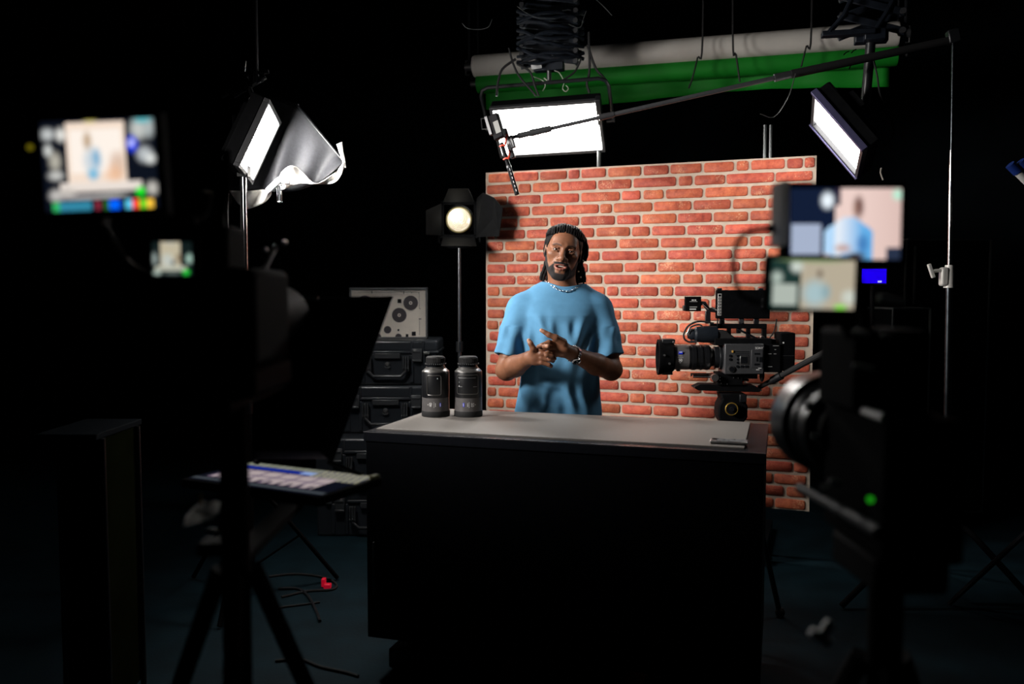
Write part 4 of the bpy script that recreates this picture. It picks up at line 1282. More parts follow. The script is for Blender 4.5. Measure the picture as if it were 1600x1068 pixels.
# ribbed collar, laid along the rim of the neck opening
cp = []
for k in range(48):
    a = 2 * PI * k / 48
    x = nk[0] + .100 * math.cos(a); y = nk[1] + .008 + .080 * math.sin(a)
    sel = tv[np.abs(np.hypot(tv[:, 0] - x, tv[:, 1] - y)) < .008]
    cp.append([x, y, sel[:, 2].max() if len(sel) else nk[2] - .03])
cz = np.array([c[2] for c in cp])
for _ in range(3): cz = (np.roll(cz, 1) + cz + np.roll(cz, -1)) / 3
cp = [(c[0], c[1], z - .004) for c, z in zip(cp, cz)]
MB().tube(cp, .0070, 8, True).build('collar', M_SHIRT, shirt, smooth=180)

# --- trousers and shoes (behind the counter)
G = Field((CX - .23, MY - .17, .04), (CX + .23, MY + .17, .95), .008)
G.put(lambda X, Y, Z: np.maximum(column([(.7, .165, .115, CX, MY), (.95, .165, .118, CX, MY)])(X, Y, Z), np.maximum(Z - .93, .74 - Z)), (CX - .2, MY - .15, .72), (CX + .2, MY + .15, .95), .03)
for s in (-1, 1):
    G.cone((CX + s * .085, MY, .80), (CX + s * .105, MY - .01, .47), .092, .068, .04)
    G.cone((CX + s * .105, MY - .01, .47), (CX + s * .115, MY + .02, .09), .068, .056, .03)
gv, gf = G.mesh()
tr = np_mesh('trousers', gv, gf, M_TROU, person, person.location)
for s in (-1, 1):
    Sf = Field((CX + s * .12 - .07, MY - .20, -.01), (CX + s * .12 + .07, MY + .12, .14), .006)
    Sf.cone((CX + s * .117, MY + .03, .05), (CX + s * .125, MY - .12, .035), .045, .040, .02)
    Sf.cone((CX + s * .117, MY + .02, .09), (CX + s * .117, MY + .02, .05), .042, .046, .02)
    Sf.put(lambda X, Y, Z: -(Z - .002) + 0 * X + 0 * Y, (CX - .5, MY - .4, -.1), (CX + .5, MY + .4, .3), 0, 'i')
    sv, sf = Sf.mesh()
    np_mesh('shoe', sv, sf, RUB, person, person.location)

# --- necklace of chain links and the wrist watch
M_SIL = mat('polished_silver', (.78, .78, .82), .2, 1.0, var=.05)
nl = thing_n = MB()
nloop = []
for k in range(64):
    a = 2 * PI * k / 64
    fr_ = max(0, -math.sin(a))
    x = nk[0] + (.082 + .008 * fr_) * math.cos(a); y = nk[1] + .008 + (.078 + .022 * fr_) * math.sin(a)
    nloop.append(Vector((x, y, float(np.interp(a, np.linspace(0, 2 * PI, 49), np.append(cz, cz[0]))) + .008 - .026 * fr_ ** 2)))
for k in range(64):
    p, q2 = nloop[k], nloop[(k + 1) % 64]
    F_ = frame((p + q2) / 2, q2 - p, (0, .3, 1) if k % 2 else (0, 1, -.3))
    nl.torus((0, 0, 0), .0042, .0014, 8, 5, M=F_ @ Matrix.Diagonal((1.25, .9, 1, 1)))
nl.build('necklace', M_SIL, person, smooth=180)['label'] = 'silver chain necklace'
wd_ = Vector(ER - WR).normalized()
wc = Vector(WR) + wd_ * .020
wt = MB()
Fw = alongz(wc, wc + wd_)
for k in range(22):
    a = 2 * PI * k / 22
    wt.box((0, 0, 0), (.0055, .0078, .017), Fw @ Matrix.Rotation(a, 4, 'Z') @ Matrix.Translation((.0335, 0, 0)))
watch = wt.build('watch_strap', M_SIL, person, bevel=.001)
watch['label'] = 'silver link wrist watch'
dirn = Vector((-.35, -.9, -.25)); dirn = (dirn - wd_ * dirn.dot(wd_)).normalized()
Fd = alongz(wc + dirn * .031, wc + dirn * .05)
MB().lathe([(0, 0), (.019, 0), (.020, .003), (.020, .008), (.0175, .010), (.0165, .0085)], Fd, 28).build('watch_case', M_SIL, watch, smooth=40)
MB().lathe([(0, .0086), (.0165, .0086), (.0165, .0082), (0, .0082)], Fd, 28).build('watch_dial', BLKS, watch)
hd = MB(Fd)
for k in range(12):
    a = k * PI / 6
    hd.box((.0135 * math.cos(a), .0135 * math.sin(a), .0089), (.0018, .0018, .0005))
hd.box((0, .005, .0089), (.001, .010, .0004)).box((.004, 0, .0089), (.008, .001, .0004))
hd.build('watch_marks', WHT, watch)
# ------------------------------------------------------------------ two cine lenses standing on the counter
TOPZ = DH + .001
M_LGREY = mat('lens_grey', (.135, .128, .128), .38, .3, var=.06, scale=60)
M_LBLK = mat('lens_black', (.005, .0055, .007), .40, .0, var=.1, scale=80)
M_SHOUL = mat('lens_shoulder', (.17, .165, .16), .32, .7, var=.05)
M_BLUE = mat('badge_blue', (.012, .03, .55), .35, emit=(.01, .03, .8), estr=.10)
def curved_print(txt, size, r_, z, ang, up, parent, m_, name):
    """lettering wrapped round a barrel of radius r_ at height z; up: 0 reads upright, +-1 reads along the barrel"""
    t = text_mesh(txt, size, Matrix.Rotation(-up * PI / 2, 4, 'Y'), .0002)
    vs_ = []
    for p in t.v:
        a = ang + p.x / r_
        rr = r_ + .0005 - p.y
        vs_.append(Vector((rr * math.sin(a), -rr * math.cos(a), z + p.z)))
    return vs_, t.f
def cine_lens(c, label, mark, front, window):
    r = thing('cine_lens', c, label, 'camera lens', 'cine lenses on the counter')
    T = Matrix.Translation(c)
    MB(T).lathe([(0, 0), (.0575, 0), (.059, .003), (.059, .020), (.0575, .024), (.0, .024)], None, 48).build('front_cap', RUB, r, smooth=40)
    MB(T).lathe([(0, .024), (.0575, .024), (.0572, .028), (.0565, .079), (.0, .079)], None, 48).build('front_barrel', M_LGREY, r, smooth=40)
    MB(T).lathe([(0, .079), (.0560, .079), (.0572, .082), (.0572, .178), (.0560, .184), (0, .184)], None, 48).build('focus_ring', M_LBLK, r, smooth=40)
    MB(T).lathe([(0, .183), (.0568, .183), (.0562, .187), (.0450, .197), (.0405, .198), (.0405, .204), (0, .204)], None, 48).build('shoulder', M_SHOUL, r, smooth=30)
    MB(T).lathe([(0, .203), (.037, .203), (.037, .213), (.0425, .2135), (.0425, .220), (0, .220)], None, 40).build('mount', BLKS, r, smooth=30)
    cap = MB(T).lathe([(0, .220), (.0375, .220), (.0385, .224), (.0375, .243), (.034, .247), (0, .248)], None, 40).build('rear_cap', RUB, r, smooth=30)
    g = MB(T)
    for k in range(36):
        a = 2 * PI * k / 36
        g.box((.0385 * math.cos(a), .0385 * math.sin(a), .232), (.0035, .0035, .018), Matrix.Identity(4))
    g.build('grip_ribs', RUB, cap)
    g2 = MB(T)
    for k in range(30):
        a = 2 * PI * k / 30
        g2.box((.0425 * math.cos(a), .0425 * math.sin(a), .2168), (.0035, .0035, .005))
    g2.build('mount_teeth', ALU, r)
    # raised window frame round the focus scale
    a0, a1, z0, z1 = window
    pts = []
    def cpt(a, z, rr=.0582): return T @ V(rr * math.sin(a), -rr * math.cos(a), z)
    cr = .008
    for (ca, cz, q0) in ((a1 - cr / .058, z1 - cr, 0), (a0 + cr / .058, z1 - cr, 1), (a0 + cr / .058, z0 + cr, 2), (a1 - cr / .058, z0 + cr, 3)):
        for k in range(5):
            th = q0 * PI / 2 + k / 4 * PI / 2
            pts.append(cpt(ca + cr / .058 * math.cos(th), cz + cr * math.sin(th)))
    dense = []
    for i in range(len(pts)):
        a, b = pts[i], pts[(i + 1) % len(pts)]
        m = max(1, int((b - a).length / .006))
        for j in range(m):
            p = a.lerp(b, j / m) - Vector(c); rr = math.hypot(p.x, p.y)
            dense.append(Vector(c) + Vector((p.x * .0582 / rr, p.y * .0582 / rr, p.z)))
    MB().tube(dense, .0016, 6, True).build('window_frame', M_SHOUL, r)
    marks = MB()
    if len(window) and a1 - a0 > 1.2:
        for zz, aa0, aa1 in ((z1 - .012, a0 + .12, a1 - .2), (z0 + .030, a0 + .08, a0 + .45), (z0 + .030, a1 - .4, a1 - .12)):
            marks.tube([cpt(aa0 + (aa1 - aa0) * k / 8, zz, .0578) for k in range(9)], .0009, 5)
        for zz in (z1 - .030, z1 - .045): marks.sphere(cpt(a0 + .2, zz, .0575), .0022, seg=8, rings=6)
    else:
        marks.sphere(cpt(a1 - .25, z1 - .013, .0575), .0026, seg=8, rings=6)
    marks.build('scale_marks', ALU, r)
    # printed focal length and small blue badge
    pm_ = MB(T)
    up = 1 if front < 0 else -1
    s = -1 if front < 0 else 1
    v_, f_ = curved_print(mark, .017, .0572, .052, s * .20 * 0 + (-.28 if s < 0 else .34), up, r, WHT, 'p')
    pm_.add(v_, f_)
    for dx, hl in ((.0135, .012), (.0185, .0075), (.0205, .0075)):
        a = (-.28 if s < 0 else .34) - s * dx / .057
        pm_.tube([(.0575 * math.sin(a), -.0575 * math.cos(a), .052 - hl), (.0575 * math.sin(a), -.0575 * math.cos(a), .052 + hl)], .00075 if dx > .015 else .0009, 4)
    a = (-.28 if s < 0 else .34) + s * .0125 / .057
    pm_.sphere((.0572 * math.sin(a), -.0572 * math.cos(a), .052), .0016, seg=8, rings=6)
    pm_.build('print', WHT, r)
    ab = .42 if s < 0 else -.30
    bd_ = MB(T)
    vs_, fs_ = [], []
    for k in range(5):
        aa = ab + (k - 2) * .028
        for zz in (.044, .060): vs_.append((.0578 * math.sin(aa), -.0578 * math.cos(aa), zz))
    fs_ = [(2 * k, 2 * k + 2, 2 * k + 3, 2 * k + 1) for k in range(4)]
    bd_.add(vs_, fs_)
    b_ = bd_.build('badge', M_BLUE, r)
    MB(T).tube([(.0580 * math.sin(ab), -.0580 * math.cos(ab), .046), (.0580 * math.sin(ab), -.0580 * math.cos(ab), .058)], .0011, 5).build('badge_bar', WHT, b_)
    return r
la, lb = atz(681, 649, TOPZ), atz(732, 649, TOPZ)
cine_lens(la, 'left cine lens on the counter, narrow oval window in its black barrel', '40', -1, (-.55, .48, .092, .172))
cine_lens(lb, 'right cine lens on the counter, wide window with white marks', '50', 1, (-.85, .80, .096, .174))

# ------------------------------------------------------------------ slim silver phone near the right end
pc = atz(1139, 692, TOPZ)
ph = thing('smartphone', (pc.x, pc.y, TOPZ), 'slim silver phone lying at the right end of the counter', 'phone')
Tp = frame((pc.x, pc.y, TOPZ), DX)
MB(Tp).box((0, .0, .007), (.125, .062, .006)).build('case', ALU, ph, bevel=.0025, seg=3)
MB(Tp).box((0, .0, .0022), (.118, .056, .0042)).build('cover', RUB, ph, bevel=.001)
MB(Tp).box((0.01, .0, .0105), (.10, .050, .001)).build('screen', mat('pale_glass', (.42, .42, .43), .15, coat=.5, var=.4, scale=60), ph)
MB(Tp).box((-.048, .010, .0112), (.016, .02, .0015)).build('camera_bump', BLKS, ph, bevel=.0005)

# ------------------------------------------------------------------ cinema camera on show behind the counter
KY = 3.66
KS = FPX / KY * 1.004
K0 = at(1130, 560, KY)
def k_(px, py): return ((px - 1130) / KS, (560 - py) / KS)
TK = Matrix.Translation(K0) @ Matrix.Rotation(math.radians(-3), 4, 'Z')
cc = thing('cinema_camera', K0 - V(0, 0, .13), 'cinema camera in profile with a long lens pointing left, brick behind', 'camera')
def kbox(x0, y0, x1, y1, d0, d1, name, m_, parent=cc, bevel=.002):
    a, b = k_(x0, y0), k_(x1, y1)
    return MB(TK).box(((a[0] + b[0]) / 2, (d0 + d1) / 2, (a[1] + b[1]) / 2), (b[0] - a[0], d1 - d0, a[1] - b[1])).build(name, m_, parent, bevel=bevel)
M_CGREY = mat('camera_grey', (.066, .068, .073), .42, .25, var=.06, scale=90, bump=.05)
kbody = kbox(1127, 535, 1187, 582, -.075, .075, 'body', M_CGREY, bevel=.004)
kbox(1113, 527, 1200, 538, -.055, .065, 'top_deck', FBLKM)
def kcyl(px, py, r_px, y0, y1, name, m_, parent, seg=20):
    a = k_(px, py)
    return MB(TK).cyl((a[0], y0, a[1]), (a[0], y1, a[1]), r_px / KS, seg=seg).build(name, m_, parent)
for (x, y, r_) in ((1135.5, 553.5, 2.2), (1135.5, 559, 2.2), (1147, 554, 1.9), (1147, 559, 1.9), (1147, 564, 1.9), (1146.5, 570, 2.1)):
    kcyl(x, y, r_, -.0775, -.070, 'button', BLKS, kbody)
for (x0, x1) in ((1150.5, 1156), (1157.5, 1163)): kbox(x0, 568.3, x1, 571.8, -.0775, -.07, 'button', BLKS, kbody, .001)
kd = kcyl(1137.5, 574, 5.2, -.079, -.070, 'dial', ALU, kbody); kcyl(1137.5, 574, 3.8, -.0805, -.070, 'dial_cap', BLKS, kd)
kbox(1150, 553.5, 1164, 567, -.0765, -.07, 'display_frame', ALU, kbody, .001); kbox(1151.5, 554.7, 1161.5, 565, -.0775, -.07, 'display', BLKS, kbody, .0005)
for y in (546.5, 549, 551.5): kbox(1143, y, 1164, y + .9, -.0763, -.07, 'vent_line', BLKS, kbody, 0)
kbox(1167.5, 544, 1185, 572, -.0765, -.07, 'door', mat('camera_door', (.058, .060, .066), .42, .25, var=.06), kbody, .0015)
for (x0, y0, x1, y1) in ((1172, 549, 1180, 551.5), (1175, 555, 1177.5, 562), (1172, 565, 1180, 568), (1179.5, 555, 1184, 563)): kbox(x0, y0, x1, y1, -.0775, -.07, 'door_slot', BLKS, kbody, 0)
kbox(1137.5, 545, 1140, 548.5, -.079, -.07, 'tally_lamp', mat('amber_lens', (.6, .35, .08), .3), kbody, .0005)
p = k_(1179, 541.5)
text_mesh('SONY', .0125, TK @ Matrix.Translation((p[0], -.0762, p[1]))).build('maker_lettering', WHT, kbody)
pl_ = MB(TK)
for (x0, x1, y) in ((1178, 1183, 572.3), (1175, 1180, 574.8)):
    a, b = k_(x0, y), k_(x1, y); pl_.box(((a[0] + b[0]) / 2, -.0762, a[1]), (b[0] - a[0], .0008, .0028))
pl_.build('small_print', WHT, kbody)
kbox(1187, 536, 1213, 579, -.062, .062, 'rear_module', FBLKM); kbox(1190, 528, 1208, 537, -.04, .04, 'rear_block', BLKM)
pr_ = MB(TK)
for (x0, x1, y) in ((1193, 1199, 550.5), (1202.5, 1206.5, 550.5), (1203.5, 1206, 543.8), (1193, 1200.5, 570.3), (1201, 1210, 538)):
    a, b = k_(x0, y), k_(x1, y); pr_.box(((a[0] + b[0]) / 2, -.0628, a[1]), (b[0] - a[0], .0008, .0022))
pr_.build('rear_print', mat('dim_print', (.35, .35, .36), .5), cc)
kbox(1213, 518, 1236, 577, -.055, .055, 'battery', FBLK, bevel=.006)
kcyl(1217.5, 533.5, 1.3, -.057, -.05, 'battery_lamp', WHT, cc)
MB(TK).box((*[(k_(1224.5, 553))[0]], -.0555, k_(1224, 553.5)[1]), (20 / KS, .002, .0015)).build('battery_seam', DGR, cc)
for (x, y, w_, h_) in ((1188, 585, 8, 20), (1215, 577, 8, 12)):
    a = k_(x, y); MB(TK).sphere((a[0], -.03, a[1]), 1, seg=14, rings=10, sc=(w_ / 2 / KS, .014, h_ / 2 / KS)).build('connector', RUB, cc)
# lens along -x
ax = k_(1127, 558)
TLn = TK @ Matrix.Translation((ax[0], 0, ax[1])) @ Matrix.Rotation(-PI / 2, 4, 'Y')
u = 1 / KS
lens = MB(TLn).lathe([(0, 0), (19 * u, 0), (19 * u, 4 * u), (17 * u, 5 * u), (17 * u, 12 * u), (14 * u, 13 * u), (14 * u, 17 * u), (0, 17 * u)], None, 40).build('lens_mount', BLKM, cc, smooth=30)
lb_ = MB(TLn).lathe([(0, 14 * u), (14 * u, 15 * u), (18.2 * u, 19 * u), (19.2 * u, 20 * u), (19.2 * u, 75 * u), (0, 75 * u)], None, 48).build('lens_barrel', M_LBLK, cc, smooth=30)
for z0, z1, rr, mm in ((21, 26, 20, M_LBLK), (31, 34, 20.1, M_LBLK), (41, 47, 20.2, M_LBLK), (52, 74, 19.6, M_LGREY)):
    MB(TLn).lathe([(18 * u, z0 * u), (rr * u, z0 * u), (rr * u, z1 * u), (18 * u, z1 * u)], None, 48).build('lens_ring', mm, lb_, smooth=30)
MB(TLn).lathe([(0, 74 * u), (21 * u, 74 * u), (24 * u, 77 * u), (24.5 * u, 82 * u), (26 * u, 90 * u), (28 * u, 97 * u), (28 * u, 99.5 * u), (24 * u, 99.5 * u), (20 * u, 86 * u), (0, 85 * u)], None, 40).build('matte_ring', FBLKM, cc, smooth=30)
kbox(1033, 529, 1053, 536, -.035, .035, 'ring_clamp', BLKM, bevel=.003); kbox(1033, 579, 1050, 585, -.03, .03, 'ring_foot', BLKM); kbox(1057, 576, 1063, 580, -.01, .01, 'lens_lug', BLKM)
for x, y in ((1035, 553), (1043, 566), (1049, 533)): kcyl(x, y, 1.6, -.078, -.06, 'screw', ALU, cc)
p = k_(1060.5, 561.3)
t50 = text_mesh('50', .0165, TK @ Matrix.Translation((p[0], -.0540, p[1]))); t50.build('focal_print', WHT, lb_)
pl2 = MB(TK)
for (x0, x1, y, hh) in ((1057.5, 1063.5, 554.3, .0022), (1055.5, 1065, 556.8, .0022), (1059, 1061.5, 564.8, .002)):
    a, b = k_(x0, y), k_(x1, y); pl2.box(((a[0] + b[0]) / 2, -.0537, a[1]), (b[0] - a[0], .0006, hh))
pl2.build('small_print', mat('dim_print', (.35, .35, .36)), lb_)
a = k_(1060.8, 549.5); bb = MB(TK).box((a[0], -.0528, a[1]), (6 * u, .002, 4.4 * u)).build('badge', M_BLUE, lb_)
a = k_(1060.8, 548.6); MB(TK).box((a[0], -.0540, a[1]), (4.6 * u, .001, 1.2 * u)).build('badge_bar', WHT, bb)
# rods, base plate, riser
for dy in (-.035, .035):
    a, b = k_(1081, 586.5), k_(1150, 586.5); MB(TK).cyl((a[0], dy, a[1]), (b[0], dy, b[1]), .0075, seg=14).build('support_rod', CHR, cc)
kcyl(1113, 587.5, 5.5, -.075, -.045, 'rod_clamp_knob', ALU, cc)
kbox(1118, 581, 1157, 600, -.05, .05, 'riser', FBLKM); kbox(1140, 582, 1180, 590, -.045, .045, 'shoulder_pad', BLKM); kbox(1155, 591, 1168, 594, -.03, .03, 'side_bracket', BLKM)
pl3 = [k_(x, y) for x, y in ((1082, 604.5), (1093, 599), (1175, 600), (1188, 607), (1184, 611), (1090, 609))]
MB(TK).plate(pl3, -.04, .04).build('slide_plate', FBLKM, cc, bevel=.002)
bs = MB(TK)
for x, y in ((1122, 592), (1124, 597), (1133, 598), (1143, 588), (1150, 588.5), (1122, 588), (1186, 608), (1083.5, 604.5)):
    a = k_(x, y); bs.sphere((a[0], -.052 if 1100 < x < 1160 else -.042, a[1]), .0032, seg=8, rings=6)
bs.build('bright_screws', CHR, cc)
# top handle
kbox(1109, 505, 1196, 512.5, -.012, .012, 'handle_rail', FBLKM, bevel=.002)
for (x0, y0, x1, y1) in ((1165, 512, 1171, 530), (1189, 505, 1196, 534), (1150, 512, 1156, 520), (1135, 512, 1141, 528)): kbox(x0, y0, x1, y1, -.010, .010, 'handle_post', FBLKM)
a, b = k_(1150, 513), k_(1196, 536); MB(TK).tube([(a[0], -.02, a[1]), (b[0], -.03, b[1])], .0042, 8).build('handle_strut', BLKS, cc)
kcyl(1189, 527, 3.4, -.022, -.008, 'rosette', ALU, cc); kcyl(1189, 527, 1.8, -.024, -.008, 'rosette_bolt', BLKS, cc)
for x in (1127, 1157, 1180):
    kbox(x - 4, 497, x + 4, 506, -.008, .008, 'mount_shoe', BLKM)
kcyl(1157, 501, 3.2, -.014, .0, 'thumb_screw', DGR, cc)
# eyepiece and viewfinder
a, b = k_(1118, 521.5), k_(1085, 521.5)
TE = TK @ Matrix.Translation((a[0], -.02, a[1])) @ Matrix.Rotation(-PI / 2, 4, 'Y')
ev = MB(TE).lathe([(0, 0), (13 * u, 0), (13.5 * u, 3 * u), (13 * u, 20 * u), (12 * u, 32 * u), (9 * u, 35 * u), (9 * u, 40 * u), (6 * u, 45 * u), (0, 46 * u)], None, 28).build('viewfinder', mat('blue_black_plastic', (.010, .014, .020), .45, spec=.3, var=.2), cc, smooth=35)
pe = [k_(x, y) for x, y in ((1118, 514), (1130, 515), (1146, 527), (1146, 535), (1120, 535))]
MB(TK).plate(pe, -.05, .02).build('eyecup', RUB, cc, bevel=.004)
pts = [(*[k_(x, y)[0]], -.04, k_(x, y)[1]) for x, y in ((1112, 504), (1090, 501), (1074, 507), (1066.5, 519), (1067, 528), (1074, 533), (1086, 533))]
MB(TK).tube(smooth_path(pts, 6), .004, 7).build('viewfinder_cable', RUB, cc)
pts = [(*[k_(x, y)[0]], -.045, k_(x, y)[1]) for x, y in ((1071, 520), (1076, 510), (1088, 506), (1094, 508))]
MB(TK).tube(smooth_path(pts, 6), .0035, 7).build('eyepiece_strap', ALU, cc)
MB(TK).cyl((k_(1076, 533)[0], -.04, k_(1076, 532)[1]), (k_(1086, 533)[0], -.04, k_(1086, 533)[1]), .005).build('cable_plug', DGR, cc)
# small transmitter box on an arm
tx = kbox(1069.5, 462.5, 1094, 485.5, -.012, .022, 'transmitter_box', FBLK, bevel=.002); kbox(1066.5, 476.5, 1072, 485, -.010, .020, 'box_foot', BLK)
tp_ = MB(TK)
for (x0, x1, y, hh) in ((1079, 1082.5, 468, .004), (1083.5, 1086, 468, .004), (1076, 1088, 470.3, .001), (1076, 1087.5, 478.8, .0016), (1076, 1086, 482.2, .0042)):
    a, b = k_(x0, y), k_(x1, y); tp_.box(((a[0] + b[0]) / 2, -.0122, a[1]), (b[0] - a[0], .0008, hh))
tp_.build('label_print', WHT, tx)
kbox(1101, 485, 1109, 505, -.010, .010, 'arm_post', BLKM)
MB(TK).tube([(k_(1094, 473)[0], 0, k_(1094, 473)[1]), (k_(1099, 473)[0], 0, k_(1099, 473)[1]), (k_(1106, 483)[0], 0, k_(1106, 483)[1]), (k_(1118, 483)[0], 0, k_(1118, 484)[1])], .010, 8).build('articulated_arm', BLKM, cc)
MB(TK).tube([(k_(1096, 474)[0], -.014, k_(1096, 474)[1]), (k_(1105, 482)[0], -.014, k_(1105, 482)[1])], .0022, 6).tube([(k_(1110, 479)[0], -.012, k_(1110, 479)[1]), (k_(1118, 485)[0], -.012, k_(1118, 484)[1])], .003, 6).build('arm_lever', CHR, cc)
# recorder monitor seen from the side
mo = kbox(1117.5, 452.5, 1200, 497, -.014, .014, 'recorder', FBLK, bevel=.003)
for x in (1122, 1186): kbox(x - 4, 449.5, x + 4, 453, -.010, .010, 'thread_block', BLKM)
strip = kbox(1119.2, 458, 1125.2, 492.2, -.0152, -.010, 'button_strip', mat('strip_white', (.55, .54, .53), .5), mo, .0008)
for i in range(7):
    y = 460.8 + i * 4.75
    kbox(1120.3, y - 1.75, 1124.1, y + 1.75, -.0160, -.012, 'strip_button', BLKS, strip, .0003)
    if i: kbox(1121.5, y - .7, 1123, y + .7, -.0164, -.012, 'strip_button', MATS['strip_white'], strip, 0)
p = k_(1188.5, 472)
text_mesh('EMBER', .014, TK @ Matrix.Translation((p[0], -.0146, p[1])) @ Matrix.Rotation(-PI / 2, 4, 'Y')).build('side_lettering', mat('dim_lettering', (.10, .10, .11), .5), mo)
for pts in ([(1119, 497), (1119, 515), (1120, 535)], [(1207, 497), (1204, 515), (1196, 530), (1200, 545)], [(1205, 540), (1214, 552), (1206, 560), (1211, 575)]):
    MB(TK).tube(smooth_path([(k_(x, y)[0], -.05 if x > 1150 else -.02, k_(x, y)[1]) for x, y in pts], 6), .0028, 6).build('loose_cable', RUB, cc)
# tripod
hd0 = TK @ V(k_(1142, 611)[0], 0, k_(1142, 611)[1])
tri = thing('camera_tripod', (hd0.x, hd0.y, 0), 'black tripod with a gold ringed head behind the counter', 'tripod')
hpts = [k_(x, y) for x, y in ((1123, 613), (1162, 613), (1160, 622), (1165, 632), (1165, 650), (1158, 660), (1125, 660), (1120, 648), (1121, 632), (1126, 622))]
MB(TK).plate(hpts, -.055, .055).build('fluid_head', FBLKM, tri, bevel=.006)
a = k_(1139, 636)
MB(TK).cyl((a[0], -.075, a[1]), (a[0], -.05, a[1]), 9 * u, 10.5 * u, seg=28).build('drag_knob', BLKS, tri)
MB(TK).torus((a[0], -.073, a[1]), 9.2 * u, .0032, 32, 8, axis='Y').build('gold_ring', mat('gold', (.80, .50, .10), .3, .8), tri)
MB(TK).cyl((a[0], -.082, a[1]), (a[0], -.075, a[1]), 3.5 * u, seg=16).build('drag_cap', BLKM, tri)
a = k_(1157, 620); MB(TK).box((a[0], -.05, a[1]), (.03, .03, .035)).build('lock_lever', BLKM, tri, bevel=.004)
q0 = TK @ V(k_(1188, 606)[0], .02, k_(1188, 606)[1]); q1 = at(1310, 539, 3.40)
MB().tube([q0, q0.lerp(q1, .3), q1], [.010, .012, .013], 10).build('pan_bar', RUB, tri)
MB().cyl(q0.lerp(q1, .18), q0.lerp(q1, .30), .017).build('pan_bar_clamp', BLKM, tri)
bz = hd0.z - .125
MB().lathe([(0, 0), (.045, 0), (.055, .03), (.05, .05), (0, .05)], Matrix.Translation((hd0.x, hd0.y, bz - .045)), 24).build('bowl', BLKM, tri)
for k in range(3):
    an = 2 * PI * k / 3 + .3; d = V(math.cos(an), math.sin(an) * .75, 0)
    MB().tube([V(hd0.x, hd0.y, bz - .02) + d * .04, V(hd0.x, hd0.y, .42) + d * .15], .017, 8).build('leg', BLKM, tri)
    MB().tube([V(hd0.x, hd0.y, .48) + d * .14, V(hd0.x, hd0.y, .02) + d * .26], .012, 8).build('leg', BLKM, tri)
    MB().sphere(V(hd0.x, hd0.y, .022) + d * .262, .022, seg=10, rings=6).build('rubber_foot', RUB, tri)
# ------------------------------------------------------------------ stack of equipment cases and the test chart
M_CASE = mat('case_plastic', (.024, .028, .034), .30, spec=.7, var=.15, scale=50, bump=.1, bscale=160)
M_LATCH = mat('case_latch', (.045, .048, .052), .28, spec=.6)
CY = 5.15; CSC = FPX / CY
def equipment_case(cx, y0, z0, w, d, h, label, hoff=0.0):
    """front face at depth y0"""
    r = thing('equipment_case', (cx, y0 + d / 2, z0), label, 'equipment case', 'stacked equipment cases')
    lid = h * .27
    T = Matrix.Translation((cx, y0, z0))
    MB(T).box((0, d / 2, (h - lid - .004) / 2), (w, d, h - lid - .004)).build('body', M_CASE, r, bevel=.012, seg=3)
    ld = MB(T).box((0, d / 2, h - lid / 2), (w + .012, d + .012, lid)).build('lid', M_CASE, r, bevel=.018, seg=4)
    MB(T).box((0, d / 2, h - lid), (w + .022, d + .022, .016)).build('lid_rim', M_CASE, r, bevel=.004)
    for x in (-.33, -.13, .13, .33):
        pass
    for x in (-w * .36, -w * .245, w * .245, w * .36):
        MB(T).box((x, -.004, (h - lid) / 2), (.022, .012, h - lid - .03)).build('rib', M_CASE, r, bevel=.003)
        MB(T).box((x, -.008, h - lid * .5), (.014, .012, lid * .9)).build('lid_rib', M_CASE, r, bevel=.003)
    for s in (-1, 1):
        x = s * w * .30
        la_ = MB(T).box((x, -.018, h - lid - .012), (.060, .018, .070)).build('latch', M_LATCH, r, bevel=.005)
        MB(T).box((x, -.028, h - lid - .050), (.056, .012, .012)).build('latch_lip', M_LATCH, la_, bevel=.003)
        MB(T).box((x, -.026, h - lid + .006), (.050, .010, .014)).build('latch_hook', ALU if False else M_LATCH, la_, bevel=.003)
        MB(T).box((s * w * .395, -.012, h - lid - .004), (.035, .016, .014)).build('lock_tab', mat('lock_tab_metal', (.45, .46, .44), .35, .8), r, bevel=.002)
    hz = h - lid - .028
    hn = MB(T)
    hwid = w * .19; hh = h * .43
    hn.tube([(-hwid, -.020, hz), (-hwid, -.030, hz - hh * .72), (-hwid * .72, -.034, hz - hh), (hwid * .72, -.034, hz - hh), (hwid, -.030, hz - hh * .72), (hwid, -.020, hz)], .010, 8)
    ho = hn.build('handle', M_LATCH, r, smooth=50)
    for s in (-1, 1):
        for k in (-1, 0, 1):
            MB(T).box((s * hwid + k * .014, -.028, hz - hh * .35), (.008, .022, hh * .75)).build('handle_rib', M_LATCH, ho, bevel=.002)
            MB(T).box((s * hwid + k * .014, -.041, hz - hh * .58), (.011, .006, .012)).build('handle_stud', M_LATCH, ho, bevel=.002)
    MB(T).box((0, -.012, hz + .006), (hwid * 1.35, .018, .032)).build('name_plate', M_LATCH, r, bevel=.003)
    MB(T).lathe([(0, 0), (.016, 0), (.015, .008), (.010, .014), (0, .016)], Matrix.Translation((0, -.006, hz - .045)) @ Matrix.Rotation(PI / 2, 4, 'X'), 20).build('pressure_valve', mat('valve_grey', (.075, .078, .08), .3), r)
    MB(T).tube([(-.018, -.010, hz - .058), (-.009, -.014, hz - .066), (.009, -.014, hz - .066), (.018, -.010, hz - .058)], .0028, 6).build('valve_ring', mat('valve_grey', (.10, .10, .10), .3), r)
    return r
cxm = (605 - 800) / CSC
zt = at(605, 531, CY).z
equipment_case(cxm, CY, zt - .272, .60, .40, .272, 'black ribbed equipment case at the top of the stack, below the chart')
equipment_case(cxm - .01, CY - .03, zt - .272 - .290, .62, .42, .288, 'black ribbed equipment case second in the stack')
